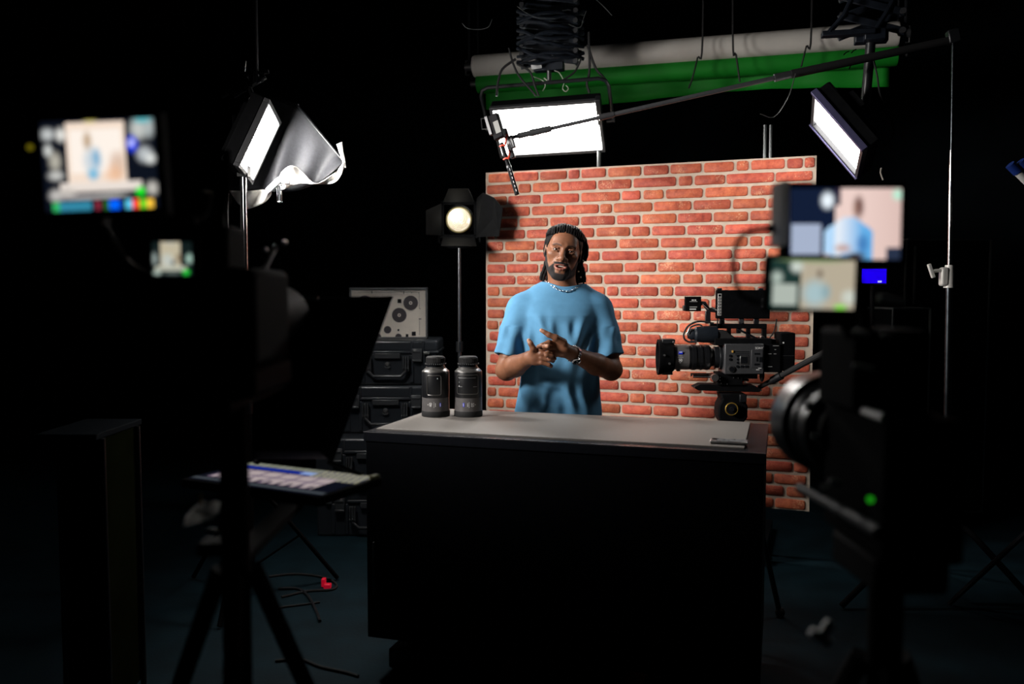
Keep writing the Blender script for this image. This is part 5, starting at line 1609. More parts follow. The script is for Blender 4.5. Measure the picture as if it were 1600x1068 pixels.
equipment_case(cxm - .07, CY - .20, zt - .272 - .290 - .300, .66, .55, .298, 'black equipment case low in the stack with pale latches by the counter')
equipment_case(cxm - .05, CY - .18, .0, .70, .55, zt - .272 - .290 - .302, 'black equipment case on the floor under the stack')
# chart
ch = thing('test_chart', (at(607, 530, CY + .14).x, CY + .14, zt), 'cream lens test chart with dark discs standing on the cases', 'chart')
c0 = at(546, 449, CY + .14); c1 = at(668, 449, CY + .14)
CW = c1.x - c0.x; CH = c0.z - zt; 
TC = Matrix.Translation((c0.x, CY + .14, zt))
s_ = CW / 122.0
def cpx(px, py): return ((px - 546) * s_, (c0.z - zt) - (py - 449) * s_)
M_CARD = mat('cream_card', (.86, .79, .70), .75, spec=.2, var=.03, scale=20)
M_DISC = mat('print_grey', (.085, .078, .085), .7, spec=.15, var=.1, scale=300)
M_INK = mat('print_black', (.012, .012, .014), .7, spec=.15)
MB(TC).box((CW / 2, .010, CH / 2), (CW, .018, CH)).build('card', M_CARD, ch)
fr_ = MB(TC)
fr_.box((CW / 2, .006, CH - .007), (CW, .034, .014)).box((.006, .006, CH / 2), (.012, .034, CH)).box((CW - .006, .006, CH / 2), (.012, .034, CH)).box((CW / 2, .006, .006), (CW, .034, .012))
fr_.build('frame', mat('grey_frame', (.16, .165, .17), .4, .5), ch, bevel=.002)
def disc(px, py, r_, name, m_, yy=0.0, inner=0):
    a = cpx(px, py)
    F_ = TC @ Matrix.Translation((a[0], yy, a[1])) @ Matrix.Rotation(PI / 2, 4, 'X')
    pr = [(inner * s_, -.0012), (r_ * s_, -.0012), (r_ * s_, .0008), (inner * s_, .0008)]
    MB(F_).lathe(pr if inner == 0 else pr + [pr[0]], None, 36).build(name, m_, ch)
for (x, y, r_) in ((641.5, 473, 11.4), (623.5, 492, 11.4), (605, 515, 5.8), (622, 526, 5.6), (570, 473, 11.4), (585, 492, 11.4), (590, 526, 5.6)):
    if y - r_ < 531: disc(x, y, r_ if y + r_ < 531 else 5.0, 'printed_disc', M_DISC)
for (x, y) in ((641.5, 473), (623.5, 492), (570, 473), (585, 492)): disc(x, y, 2.6, 'printed_ring', M_CARD, -.0008, 1.3)
for (x, y, w_, h_) in ((624, 470, 6, 6.2), (646, 521, 6, 6.2), (622, 515.5, 2.6, 3), (635.5, 525.5, 4, 7.5)):
    a = cpx(x, y); MB(TC).box((a[0], -.0008, a[1]), (w_ * s_, .0016, h_ * s_)).build('printed_square', M_INK, ch)
tk = MB(TC)
for (x, y, w_, h_) in ((581, 456, 1, 4), (631, 457, 1, 4.4), (656, 498, 4, 1.2), (643, 457, 1.2, 1.2), (654.5, 457, 1.5, 1.2), (655, 470, .35, 24), (655, 510, .35, 26), (606, 456.3, 94, .3), (656, 482, 1.2, 1)):
    a = cpx(x, y); tk.box((a[0], -.0006, a[1]), (w_ * s_, .001, h_ * s_))
tk.build('printed_tick', M_INK, ch)

# ------------------------------------------------------------------ black flight cases at the right
M_FLT = mat('flight_case_black', (.006, .008, .010), .6, spec=.3, var=.2, scale=20)
M_EDG = mat('flight_case_edge', (.22, .24, .25), .5, .0, var=.2, scale=10)
def flight_case(px0, px1, pyt, Y, d, label):
    a, b = at(px0, pyt, Y), at(px1, pyt, Y)
    w, h = b.x - a.x, a.z
    r = thing('flight_case', ((a.x + b.x) / 2, Y + d / 2, 0), label, 'flight case')
    T = Matrix.Translation((a.x, Y, 0))
    MB(T).box((w / 2, d / 2, h / 2 + .03), (w, d, h - .06)).build('panel_box', M_FLT, r)
    e = .012
    for (x, y) in ((0, 0), (w, 0), (0, d), (w, d)): MB(T).box((x, y, h / 2 + .03), (e, e, h - .06)).build('corner_edge', M_EDG, r, bevel=.002)
    for z in (.06, h): 
        for y in (0, d): MB(T).box((w / 2, y, z), (w, e, e)).build('cross_edge', M_EDG, r, bevel=.002)
        for x in (0, w): MB(T).box((x, d / 2, z), (e, d, e)).build('side_edge', M_EDG, r, bevel=.002)
    for (x, y) in ((.06, .06), (w - .06, .06), (.06, d - .06), (w - .06, d - .06)): MB(T).cyl((x - .015, y, .03), (x + .015, y, .03), .03, seg=14).build('castor', RUB, r)
    return r, T, w, h
r, T_, w, h = flight_case(1416, 1548, 374, 5.3, .5, 'tall black flight case with thin metal edges behind the chrome stand')
MB(T_).box((.055, -.006, h - .22), (.012, .010, .36)).build('hinge_strip', M_EDG, r)
flight_case(1396, 1453, 482, 4.9, .35, 'low black flight case in front of the tall one')
# small blue display between the right rig and the flight cases
bl = at(1366, 431, 4.6)
bs_ = thing('blue_display', (bl.x, 4.65, 0), 'small blue lit display on a stand behind the right camera', 'display')
Tb = Matrix.Translation(bl)
MB(Tb).box((0, .016, 0), (.150, .025, .098)).build('case', BLK, bs_, bevel=.004)
MB(Tb).box((0, .0025, 0), (.132, .003, .078)).build('screen', emat('blue_screen', (.012, .0, .85), .85), bs_)
MB(Tb).box((.030, -.0005, -.030), (.020, .002, .010)).build('screen_mark', emat('pale_screen_mark', (.55, .6, 1), .8), bs_)
MB().cyl((bl.x, 4.62, bl.z - .05), (bl.x, 4.62, .03), .012).build('pole', BLKM, bs_)
MB().lathe([(0, 0), (.16, 0), (.16, .012), (.03, .03), (0, .03)], Matrix.Translation((bl.x, 4.62, 0)), 24).build('base', BLKM, bs_)
# blue clamp with a white tube at the right border
xs = at(1650, 300, 3.5)
wg = thing('reflector_stand', (xs.x, 3.5, 0), 'stand with blue clamped white tube at the right border', 'light stand')
b0, b1 = at(1578, 257, 3.5), at(1640, 318, 3.5)
dd = (b1 - b0).normalized()
MB().cyl(b0, b0 + dd * .045, .019, seg=16).build('blue_clamp', mat('blue_plastic', (.012, .035, .20), .35), wg)
MB().cyl(b0 + V(.04, 0, .012), b0 + V(.04, 0, .012) + dd * .05, .019, seg=16).build('blue_clamp', MATS['blue_plastic'], wg)
MB().cyl(b0 + dd * .04, b1, .016, seg=16).build('white_tube', mat('white_tube', (.6, .6, .58), .5, var=.05), wg)
MB().cyl(b1, V(xs.x, 3.5, b1.z), .014).build('arm', BLKM, wg)
MB().cyl((xs.x, 3.5, b1.z + .03), (xs.x, 3.5, .02), .014).build('pole', BLKM, wg)
for k in range(3):
    a = 2 * PI * k / 3; d = V(math.cos(a), math.sin(a), 0)
    MB().tube([V(xs.x, 3.5, .5) + d * .01, V(xs.x, 3.5, .012) + d * .4], .011, 8).build('leg', BLKM, wg)
# support uprights seen above the brick backdrop
for (px, py0) in ((1195.5, 195), (1204.5, 195), (936, 236)):
    a = at(px, py0, 4.62 if px > 1000 else 4.98)
    MB().cyl((a.x, a.y, a.z), (a.x, a.y, 0.0), .009 if px > 1000 else .012, seg=12).build('support_pole', mat('dull_pole', (.14, .15, .15), .35, .8), bd)

# ------------------------------------------------------------------ dim trolley at the left, cables on the floor
ta, tb_ = at(92, 690, 2.75), at(160, 690, 2.75)
tz = at(110, 680, 2.75).z
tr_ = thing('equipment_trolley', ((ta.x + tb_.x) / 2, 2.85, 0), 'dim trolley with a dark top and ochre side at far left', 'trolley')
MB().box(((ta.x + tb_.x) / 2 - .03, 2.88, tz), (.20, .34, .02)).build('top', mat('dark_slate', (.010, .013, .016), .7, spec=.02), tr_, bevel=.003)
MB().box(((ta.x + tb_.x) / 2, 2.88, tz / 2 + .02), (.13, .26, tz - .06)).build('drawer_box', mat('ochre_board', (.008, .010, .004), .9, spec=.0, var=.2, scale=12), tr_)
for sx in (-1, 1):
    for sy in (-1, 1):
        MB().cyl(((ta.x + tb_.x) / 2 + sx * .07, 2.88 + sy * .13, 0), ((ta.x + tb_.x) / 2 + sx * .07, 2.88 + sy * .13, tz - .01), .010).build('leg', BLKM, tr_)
def floor_cable(pts, r_, m_, label, lift=None, name='floor_cable'):
    P_ = []
    for i, (x, y) in enumerate(pts):
        p = atz(x, y, 0); p.z = r_ + (lift[i] if lift else 0); P_.append(p)
    return tag(MB().tube(smooth_path(P_, 6), r_, 7).build(name, m_), label, 'cable')
floor_cable([(420, 902), (460, 898), (500, 902), (524, 912), (520, 922), (480, 925), (440, 934)], .006, RUB, 'black cable loop around the red plug on the floor')
floor_cable([(415, 958), (440, 950), (470, 946), (500, 942)], .005, RUB, 'short black cable below the looped one on the floor')
floor_cable([(435, 921), (462, 921), (474, 926), (484, 936), (494, 956), (500, 972)], .007, mat('glossy_cable', (.03, .03, .033), .15), 'glossy black cable arching toward the counter')
floor_cable([(430, 1034), (470, 1032), (500, 1043), (540, 1052), (560, 1058)], .006, RUB, 'black cable along the bottom left of the floor')
rp = thing('red_plug', atz(508, 918, 0) + V(0, 0, 0), 'small glowing red plug on the dark floor cables', 'plug')
q = atz(506, 916, 0)
MB().box((q.x, q.y, .022), (.020, .03, .040)).build('body', mat('red_plastic', (.65, .01, .03), .4, emit=(1, .01, .05), estr=.18), rp, bevel=.004)
MB().box((q.x + .025, q.y - .03, .014), (.035, .03, .024)).build('socket', MATS['red_plastic'], rp, bevel=.005)
# ------------------------------------------------------------------ foreground, left: camera with monitor and teleprompter
def mixc(a, b, t): return tuple(x + (y - x) * t for x, y in zip(a, b))
def blob(u, v, cu, cv, ru, rv): return max(0.0, min(1.0, 1.6 - 1.6 * math.hypot((u - cu) / ru, (v - cv) / rv)))
def paint_big_left(u, v):
    c = (.004, .006, .012)
    if .215 < u < .73 and .25 < v < .985: c = (.86, .70, .58)
    if .25 < u < .71 and .42 < v < .90: c = (.93, .84, .76)
    if .58 < u < .72 and .32 < v < .66: c = mixc(c, (.50, .25, .12), .55 * blob(u, v, .66, .5, .10, .2))
    if v < .66: c = mixc(c, (.82, .45, .25), .6 * blob(u, v, .62, .40, .10, .14))
    c = mixc(c, (.45, .30, .17), .9 * blob(u, v, .405, .77, .05, .14))
    c = mixc(c, (.50, .60, .68), .85 * blob(u, v, .44, .55, .11, .20))
    c = mixc(c, (.18, .40, .60), .9 * blob(u, v, .475, .58, .05, .14))
    c = mixc(c, (.12, .45, .68), .9 * blob(u, v, .44, .40, .07, .09))
    if .14 < u < .86 and .20 < v < .32 + .0 * u: c = mixc(c, (.78, .70, .64), .95)
    for (cu, cv, ru, rv, col) in ((.06, .86, .08, .09, (.50, .52, .52)), (.175, .85, .055, .10, (.75, .74, .70)), (.055, .68, .045, .09, (.62, .64, .62)), (.11, .56, .07, .14, (.42, .40, .34)), (.11, .40, .09, .07, (.52, .52, .50)),
                                  (.86, .88, .10, .16, (.50, .52, .50)), (.95, .90, .06, .16, (.40, .44, .44)), (.90, .60, .09, .12, (.45, .48, .50)), (.95, .55, .06, .08, (.68, .70, .68)), (.90, .98, .10, .05, (.10, .45, .50)),
                                  (.10, .18, .08, .09, (.50, .48, .46)), (.20, .20, .10, .07, (.52, .48, .44)), (.95, .22, .07, .10, (.50, .48, .44)), (.44, .99, .07, .03, (.50, .44, .10)), (.35, .15, .35, .035, (.40, .38, .38)), (.60, .16, .2, .03, (.45, .44, .42))):
        c = mixc(c, col, blob(u, v, cu, cv, ru, rv))
    c = mixc(c, (.02, .06, 1.0), blob(u, v, .795, .72, .062, .115)); c = mixc(c, (.75, .78, .95), blob(u, v, .79, .73, .03, .05))
    if v < .10:
        for (a, b, col) in ((.06, .13, (.03, .42, .12)), (.13, .40, (.03, .22, .34)), (.44, .49, (.22, .02, .04)), (.51, .56, (.02, .12, .02)), (.57, .655, (.0, .12, 1.0)), (.70, .765, (.10, .55, .80)), (.77, .825, (1.0, .05, .03)), (.83, .885, (.10, .65, .02)), (.885, .95, (.95, .55, .05))):
            if a < u < b: c = col
    c = mixc(c, (.01, .85, .02), blob(u, v, .845, .19, .055, .07))
    return tuple(x * 1.0 for x in c)
def paint_small_left(u, v):
    c = (.006, .012, .012)
    if .20 < u < .72 and v > .25: c = (.52, .46, .33)
    c = mixc(c, (.52, .56, .52), .9 * blob(u, v, .38, .45, .2, .28)); c = mixc(c, (.05, .10, .14), blob(u, v, .52, .38, .07, .10))
    c = mixc(c, (.20, .14, .08), .8 * blob(u, v, .66, .52, .09, .18))
    if .05 + .1 * v < u < .85 and .14 < v < .30: c = mixc(c, (.55, .56, .46), .8)
    for (cu, cv, ru, rv, col) in ((.06, .5, .07, .25, (.32, .38, .36)), (.93, .5, .11, .20, (.35, .52, .44)), (.84, .10, .12, .12, (.02, .60, .05)), (.12, .08, .14, .08, (.40, .50, .44)), (.5, .07, .3, .06, (.10, .13, .12)), (.45, .95, .2, .06, (.5, .48, .40))):
        c = mixc(c, col, blob(u, v, cu, cv, ru, rv))
    return c
def paint_big_right(u, v):
    c = (.006, .012, .035)
    if u > .405: c = mixc((.80, .60, .55), (.60, .42, .38), max(0, u - .6) * 1.6)
    if .40 < u < .46 and v > .75: c = (.03, .02, .04)
    c = mixc(c, (.14, .06, .05), blob(u, v, .615, .74, .065, .21)); c = mixc(c, (.45, .28, .22), .7 * blob(u, v, .585, .72, .03, .12))
    hw = .05 + .17 * max(0, min(1, (.60 - v) / .20))
    if v < .60 and abs(u - .53) < hw:
        k = max(0, min(1, (u - .44) / .22))
        c = mixc((.74, .80, .88), (.12, .40, .75), k)
        if u < .41: c = mixc(c, (.30, .60, .92), .7)
    c = mixc(c, (.04, .16, .42), .8 * blob(u, v, .66, .22, .07, .18)); c = mixc(c, (.50, .28, .22), .8 * blob(u, v, .48, .16, .10, .08)); c = mixc(c, (.05, .03, .03), blob(u, v, .60, .04, .12, .08))
    c = mixc(c, (.62, .35, .22), .7 * blob(u, v, .34, .04, .06, .06)); c = mixc(c, (.05, .25, .55), blob(u, v, .50, .03, .06, .06))
    if .02 < u < .275 and .06 < v < .49: c = (.36, .42, .56)
    c = mixc(c, (.85, .93, 1.0), blob(u, v, .335, .83, .075, .15)); c = mixc(c, (.45, .80, .62), blob(u, v, .965, .91, .06, .10))
    if u > .87 and v < .17: c = (.02, .03, .06)
    return c
def paint_small_right(u, v):
    c = (.012, .035, .030)
    if u > .36: c = (.46, .40, .30)
    c = mixc(c, (.38, .52, .55), blob(u, v, .53, .32, .20, .36)); c = mixc(c, (.16, .12, .09), .9 * blob(u, v, .58, .72, .05, .12))
    c = mixc(c, (.24, .38, .42), .8 * blob(u, v, .66, .35, .08, .2))
    if .03 < u < .31 and .06 < v < .50: c = (.42, .47, .42)
    for (cu, cv, ru, rv, col) in ((.30, .86, .10, .17, (.60, .66, .60)), (.07, .63, .09, .17, (.42, .50, .44)), (.94, .25, .12, .20, (.58, .62, .55)), (.84, .04, .10, .08, (.25, .75, .08)), (.5, .98, .5, .05, (.25, .35, .16))):
        c = mixc(c, col, blob(u, v, cu, cv, ru, rv))
    return c
def field_monitor(quad, Y, label, paint, nx, ny, hood=False, thick=.022, strength=1.0):
    TLc, TRc, BRc, BLc = [at(x, y, Y) for x, y in quad]
    c = (TLc + TRc + BRc + BLc) / 4
    xd = ((TRc - TLc) + (BRc - BLc)) / 2; zd = ((TLc - BLc) + (TRc - BRc)) / 2
    T = frame(c, xd, zd)
    w, h = xd.length, zd.length
    r = thing('field_monitor', c - zd * .55, label, 'monitor')
    MB(T).box((0, thick / 2 + .0015, 0), (w + .018, thick, h + .018)).build('case', FBLK, r, bevel=.003)
    screen_mesh('screen', T @ Matrix.Translation((0, .0008, 0)), w, h, nx, ny, paint, vmat('picture_' + label[:8], strength), r)
    return r, T, w, h
mL, TmL, wL, hL = field_monitor([(58, 192), (240, 182), (248, 325), (75, 330)], 1.13, 'left foreground monitor showing the set with a row of coloured icons', paint_big_left, 64, 48, strength=.95)
MB().sphere(at(47, 230, 1.13), .004, seg=10, rings=6).build('status_lamp', emat('amber_lamp', (.55, .45, .02), .22), mL)
MB(TmL).box((-.02, .02, -hL / 2 - .012), (.03, .02, .012)).build('shoe', FBLKM, mL)

lr = thing('prompter_camera', (-.46, 1.35, 1.28), 'dark camera behind the teleprompter at left with small lit screen', 'camera')
cl_x, cl_z = -.455, 1.405
MB().box((cl_x, 1.36, cl_z), (.15, .20, .15)).build('body', FBLK, lr, bevel=.012, seg=3)
MB().box((cl_x - .015, 1.335, cl_z + .105), (.085, .10, .07)).build('top_block', FBLK, lr, bevel=.008)
MB().cyl((cl_x + .02, 1.45, cl_z - .005), (cl_x + .02, 1.60, cl_z - .005), .05, .055, seg=28).build('lens', FBLKM, lr)
sc_c = at(269, 404, 1.22)
MB(frame(sc_c, (1, 0, .0))).box((0, .010, 0), (.072, .016, .060)).build('screen_case', FBLK, lr, bevel=.003)
screen_mesh('screen', frame(sc_c, (1, 0, 0)), 62 / FPX * 1.22, 52 / FPX * 1.22, 34, 28, paint_small_left, vmat('picture_small_left', .9), lr)
MB().tube([sc_c + V(0, .012, -.02), V(cl_x, 1.28, cl_z + .07), V(cl_x, 1.32, cl_z + .06)], .010, 8).build('screen_hinge', FBLKM, lr)
# arm that holds the monitor
MB().tube(smooth_path([TmL @ V(-.02, .02, -hL / 2 - .01), at(170, 370, 1.17), at(205, 420, 1.24), V(cl_x - .05, 1.30, cl_z + .05)], 6), .009, 8).build('monitor_arm', FBLKM, lr)
MB().tube(smooth_path([at(353, 235, 1.5), at(354, 300, 1.5), at(346, 355, 1.46), V(cl_x + .02, 1.40, cl_z + .06)], 6), .008, 8).build('accessory_arm', FBLKM, lr)
MB().tube(smooth_path([at(325, 300, 1.45), at(318, 330, 1.45), at(300, 350, 1.42), V(cl_x + .0, 1.38, cl_z + .08)], 6), .010, 8).build('cable_loop', RUB, lr)
for x_, y_ in ((430, 386), (445, 379), (415, 390)): MB().sphere(at(x_, y_, 1.62), .0055, seg=10, rings=6).build('knob', ALU, lr)
MB().tube([V(cl_x + .03, 1.42, cl_z + .05), at(430, 388, 1.625), at(447, 379, 1.625)], .005, 6).build('knob_arm', FBLKM, lr)
# tripod under it
lt = thing('prompter_tripod', (-.46, 1.40, 0), 'black tripod column under the teleprompter camera', 'tripod')
colx = at(367, 800, 1.40).x
MB().box((cl_x + .0, 1.40, 1.305), (.13, .22, .045)).build('head', FBLKM, lt, bevel=.008)
MB().box((cl_x + .01, 1.56, 1.275), (.06, .62, .014)).build('slide_plate', FBLKM, lt)
MB().cyl((colx, 1.40, 1.29), (colx, 1.40, .55), .0235, seg=20).build('column', FBLKM, lt)
for k in range(3):
    an = 2 * PI * k / 3 + .75; d = V(math.cos(an), math.sin(an), 0)
    MB().tube([V(colx, 1.40, .98) + d * .03, V(colx, 1.40, .02) + d * .42], .016, 8).build('leg', FBLKM, lt)
    MB().tube([V(colx, 1.40, .60) + d * .02, V(colx, 1.40, .42) + d * .22], .007, 6).build('brace', FBLKM, lt)
for (x, y, r_) in ((331, 829, .006), (325, 853, .007), (345, 853, .007), (365, 853, .006)):
    p = at(x, y, 1.39); MB().sphere(p, r_, seg=10, rings=6, sc=(2.0, 1, .8)).build('clamp_screw', DGR, lt)
MB().box((at(345, 853, 1.395).x, 1.40, at(345, 853, 1.40).z), (.07, .05, .022)).build('column_clamp', FBLKM, lt, bevel=.004)
M_HOOD = mat('hood_cloth', (.0025, .0026, .003), .95, spec=.0, var=.2, scale=200)
# hood of the teleprompter
pt = thing('teleprompter', (-.42, 1.8, 1.0), 'black teleprompter hood above a flat screen of white text', 'teleprompter')
Fq = [at(398, 463, 2.02), at(614, 463, 2.02), at(520, 722, 2.02), at(396, 722, 2.02)]
Bq = [at(398, 468, 1.66), at(560, 468, 1.66), at(500, 705, 1.66), at(396, 705, 1.66)]
def quad_slab(q, name, m_, t=.004):
    n_ = (q[1] - q[0]).cross(q[2] - q[0]).normalized() * t
    MB().prism(q, n_).build(name, m_, pt)
quad_slab([Fq[0], Fq[1], Bq[1], Bq[0]], 'hood_top', M_HOOD)
quad_slab([Fq[1], Fq[2], Bq[2], Bq[1]], 'hood_side', M_HOOD)
quad_slab([Fq[0], Fq[3], Bq[3], Bq[0]], 'hood_side', M_HOOD)
quad_slab([Bq[0], Bq[1], Bq[2], Bq[3]], 'hood_back', M_HOOD)
MB().tube([Bq[0] + V(0, -.006, .004), Bq[0].lerp(Bq[1], .62) + V(0, -.006, .004)], .0028, 6).build('hood_rim_highlight', mat('rim_highlight_grey', (.75, .75, .72), .5), pt)  # highlight on the hood's top edge, painted as a pale line
MB().prism([Fq[3].lerp(Fq[2], .02) + V(0, -.01, .01), Fq[3].lerp(Fq[2], .95) + V(0, -.01, .01), Fq[1].lerp(Fq[0], .2) + V(0, -.01, -.02), Fq[0] + V(0.01, -.01, -.02)], (0, .003, 0)).build('mirror_glass', BLKS, pt)
# flat screen lying face up
zs = 1.02
A, B_, C_, D_ = [atz(x, y, zs) for x, y in ((384, 722), (586, 742), (500, 776), (303, 745))]
cq = (A + B_ + C_ + D_) / 4
xd = ((B_ - A) + (C_ - D_)) / 2; yd = ((A - D_) + (B_ - C_)) / 2
Tq = frame(cq, xd, yd)                      # local z up the page (away), local -y is up
Tq = Matrix((xd.normalized(), -V(0, 0, 1), (yd - xd.normalized() * yd.dot(xd.normalized())).normalized())).transposed().to_4x4(); Tq.translation = cq
def paint_prompt(u, v):
    c = (.004, .005, .010)
    if v > .86: c = (.20, .21, .17) if (u * 37) % 1 > .25 else (.10, .11, .07)
    if .70 < v <= .86: c = (.010, .022, .22)
    if u > .62 and v > .60: c = (.26, .25, .18) if (u * 23 + v * 3) % 1 > .3 else (.06, .06, .10)
    if .72 < v < .84 and .52 < u < .62: c = (.22, .32, .60)
    if .18 < v <= .68 and .06 < u < .86:
        k = (u - .06) / .8 * 6
        c = (.40, .33, .33) if (k % 1) > .10 and (v * 22) % 1 > .22 else (.16, .12, .17)
        if v < .30 and (k * 1.7) % 1 > .6: c = (.05, .04, .06)
    if .05 < v <= .12: c = (.05, .06, .07)
    return c
ps = thing('prompter_screen', cq - V(0, 0, .02), 'flat prompter display of pale text under the black hood', 'display')
w_, h_ = xd.length, yd.length
MB(Tq).box((0, .012, 0), (w_ + .02, .020, h_ + .02)).build('case', FBLK, ps, bevel=.003)
screen_mesh('screen', Tq @ Matrix.Translation((0, .0005, 0)), w_, h_, 90, 40, paint_prompt, vmat('picture_prompt', .9), ps)
MB(Tq).box((w_ / 2 + .004, -.002, h_ / 2 - .012), (.012, .008, .024)).build('corner_clip', mat('olive_clip', (.30, .32, .14), .4), ps)
MB().box((colx, 1.66, zs - .022), (.04, .56, .014)).build('support_arm', FBLKM, ps)
MB().tube([A + V(.02, .01, 0), Fq[3] + V(.01, 0, 0)], .006, 6).build('hood_strut', FBLKM, pt)
MB().tube([B_ + V(-.03, .0, 0), Fq[2] + V(-.01, 0, 0)], .006, 6).build('hood_strut', FBLKM, pt)
def translucent(m, f):
    nt = m.node_tree; b = nt.nodes['Principled BSDF']; t = nt.nodes.new('ShaderNodeBsdfTranslucent'); mx = nt.nodes.new('ShaderNodeMixShader')
    t.inputs[0].default_value = (.9, .9, .88, 1); mx.inputs[0].default_value = f
    nt.links.new(b.outputs[0], mx.inputs[1]); nt.links.new(t.outputs[0], mx.inputs[2]); nt.links.new(mx.outputs[0], nt.nodes['Material Output'].inputs[0])
# pale cloth hung on the column, with a yellow tie
wc = thing('white_cloth', at(316, 805, 1.32), 'crumpled pale cloth hanging by the prompter tripod column', 'cloth')
pts2 = [(286, 822), (290, 806), (303, 792), (318, 782), (326, 789), (334, 781), (344, 784), (343, 800), (332, 810), (310, 816)]
cpm = MB()
P_ = [at(x, y, 1.335 + .012 * math.sin(i * 2.1)) for i, (x, y) in enumerate(pts2)]
ctr = sum(P_, V(0, 0, 0)) / len(P_) - V(0, .018, 0)
vs_ = P_ + [p.lerp(ctr, .5) - V(0, .012 + .006 * math.sin(i * 3), 0) for i, p in enumerate(P_)] + [ctr]
n = len(P_)
fs_ = [(i, (i + 1) % n, n + (i + 1) % n, n + i) for i in range(n)] + [(n + i, n + (i + 1) % n, 2 * n) for i in range(n)]
cpm.add(vs_, fs_)
oc = cpm.build('cloth', mat('pale_cloth', (.80, .81, .79), .85, var=.06, scale=30), wc, smooth=180)
translucent(MATS['pale_cloth'], .6)
oc.modifiers.new('thickness', 'SOLIDIFY').thickness = .004
MB().tube(smooth_path([at(314, 771, 1.31), at(312, 779, 1.305), at(315, 787, 1.31)], 5), .0028, 6).build('tie', mat('yellow_cord', (.65, .42, .08), .5), wc)
MB().tube([at(316, 790, 1.335), at(340, 788, 1.36), V(colx - .01, 1.385, at(345, 788, 1.37).z)], .005, 6).build('hook', FBLKM, wc)

# ------------------------------------------------------------------ foreground, right: camera with two lit screens
mR, TmR, wR, hR = field_monitor([(1237, 296), (1412, 292), (1404, 407), (1232, 403)], 1.16, 'right foreground monitor showing the man in blue against pink wall', paint_big_right, 64, 42, strength=.95)
MB(TmR).box((-wR / 2 - .016, -.006, .012), (.010, .05, .085)).build('hood_flap', mat('pale_flap', (.80, .75, .70), .7), mR, bevel=.002)
translucent(MATS['pale_flap'], .6)
MB(TmR).box((.01, .02, -hR / 2 - .014), (.03, .02, .012)).build('shoe', FBLKM, mR)
rr_ = thing('interview_camera', (.455, 1.2, 1.12), 'dark camera on the right with a fat lens and small lit screen', 'camera')
RXc = .532
bR = MB().box((RXc, 1.19, 1.185), (.106, .22, .19)).build('body', FBLK, rr_, bevel=.010, seg=3)
MB().box((RXc - .015, 1.22, 1.335), (.105, .14, .115)).build('top_block', FBLK, rr_, bevel=.008)
MB().cyl((RXc - .002, 1.29, 1.227), (RXc - .002, 1.34, 1.227), .060, seg=32).build('lens_mount', FBLKM, rr_)
MB().lathe([(0, 0), (.074, 0), (.076, .02), (.076, .06), (.084, .07), (.084, .13), (.080, .14), (.065, .135), (0, .12)], alongz((RXc - .002, 1.325, 1.227), (RXc - .010, 1.6, 1.222)), 40).build('lens', mat('lens_dark', (.020, .024, .028), .35, .1), rr_, smooth=30)
MB().torus((0, 0, 0), .0765, .004, 40, 8, M=alongz((RXc - .002, 1.36, 1.227), (RXc - .010, 1.6, 1.222))).build('focus_ring', DGR, rr_)
# highlights on the camera's edge and lens, put in as pale pieces
M_HI = mat('highlight_grey', (.50, .51, .49), .45, .0, var=.2, scale=60)
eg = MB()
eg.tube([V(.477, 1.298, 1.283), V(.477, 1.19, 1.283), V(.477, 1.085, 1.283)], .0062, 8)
eg.build('top_edge_highlight', M_HI, rr_)  # pale strip standing in for the highlight along the body's top edge
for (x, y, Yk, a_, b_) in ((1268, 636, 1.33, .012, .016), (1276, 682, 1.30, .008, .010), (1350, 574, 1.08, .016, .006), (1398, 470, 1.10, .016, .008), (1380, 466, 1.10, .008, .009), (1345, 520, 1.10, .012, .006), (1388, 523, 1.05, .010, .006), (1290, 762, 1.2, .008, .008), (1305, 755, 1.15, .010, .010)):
    MB(frame(at(x, y, Yk), (.9, -.3, -.2))).box((0, 0, 0), (a_ * 1.6, .006, b_)).build('highlight_print_patch', mat('highlight_fitting_grey', (.42, .46, .46), .5), rr_, bevel=.002)  # pale patches drawn for highlights and blurred lettering
sR = at(1270, 444, 1.12)
MB(frame(sR, (1, 0, -.02))).box((0, .011, 0), (.122, .018, .076)).build('screen_case', FBLK, rr_, bevel=.004)
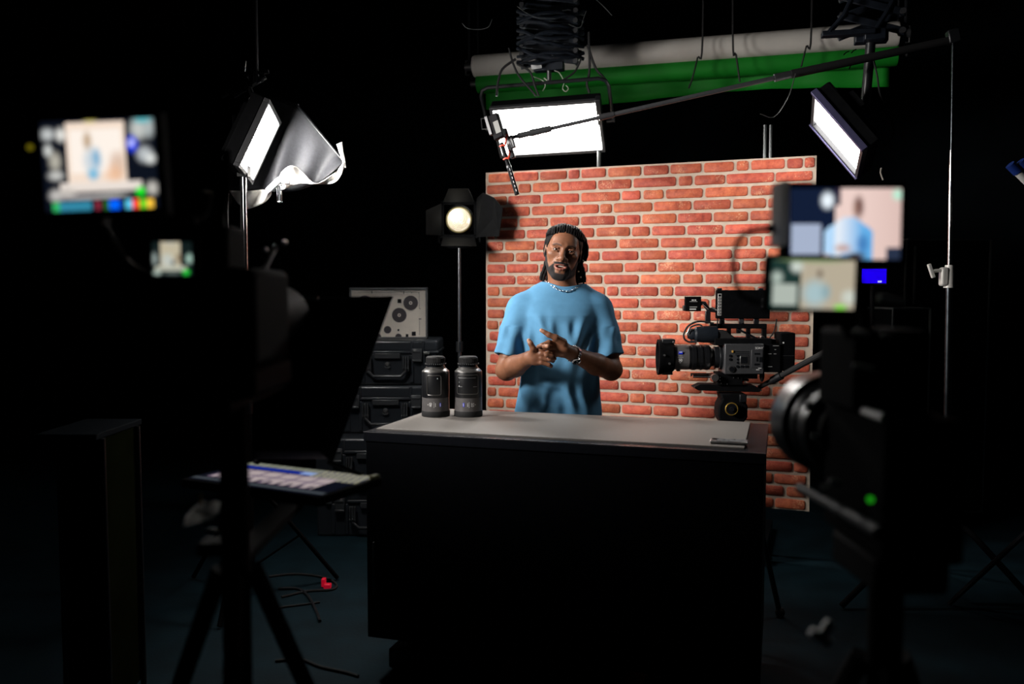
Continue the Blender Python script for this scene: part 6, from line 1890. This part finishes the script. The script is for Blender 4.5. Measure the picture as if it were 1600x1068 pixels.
screen_mesh('screen', frame(sR, (1, 0, -.02)), 130 / FPX * 1.12, 76 / FPX * 1.12, 48, 30, paint_small_right, vmat('picture_small_right', .9), rr_)
MB().tube([sR + V(.03, .015, -.02), V(RXc - .07, 1.17, 1.395), V(RXc - .05, 1.20, 1.37)], .009, 8).build('screen_hinge', FBLKM, rr_)
MB().tube([TmR @ V(.01, .02, -hR / 2 - .01), V(RXc - .05, 1.19, 1.45), V(RXc - .03, 1.20, 1.38)], .009, 8).build('monitor_post', FBLKM, rr_)
MB().sphere(at(1360, 780, 1.06), .0042, seg=12, rings=8).build('status_lamp', emat('green_lamp', (.03, .75, .02), .30), rr_)
MB().tube(smooth_path([at(1222, 357, 1.17), at(1190, 358, 1.17), at(1160, 368, 1.18), at(1147, 398, 1.19), at(1148, 430, 1.2), at(1160, 462, 1.2), at(1205, 478, 1.16)], 8), .0034, 8).build('video_cable', RUB, rr_)
MB().tube([at(1200, 357, 1.165), at(1228, 357, 1.165)], .006, 8).build('cable_plug', RUB, rr_)
rt = thing('interview_tripod', (RXc, 1.19, 0), 'black tripod with a slanting bar under the right camera', 'tripod')
MB().box((RXc, 1.19, 1.065), (.10, .16, .05)).build('head', FBLKM, rt, bevel=.008)
MB().tube([at(1250, 762, 1.34), at(1300, 790, 1.20), at(1374, 832, 1.02)], .0085, 10).build('support_bar', mat('blue_grey_bar', (.011, .017, .021), .6, .0, spec=.15), rt)
MB().sphere(at(1308, 797, 1.19), .009, seg=10, rings=6).build('bar_screw', M_HI, rt)
MB().cyl((RXc, 1.19, 1.05), (RXc, 1.19, .5), .024, seg=20).build('column', FBLKM, rt)
for k in range(3):
    an = 2 * PI * k / 3 + .4; d = V(math.cos(an), math.sin(an), 0)
    MB().tube([V(RXc, 1.19, .92) + d * .03, V(RXc, 1.19, .02) + d * .42], .016, 8).build('leg', FBLKM, rt)
MB(frame(at(1282, 995, 1.08), (.8, 0, -.5))).box((0, 0, 0), (.03, .012, .012)).box((0, 0, .01), (.012, .012, .03)).build('leg_clamp', mat('highlight_fitting_grey', (.16, .18, .18)), rt, bevel=.002)
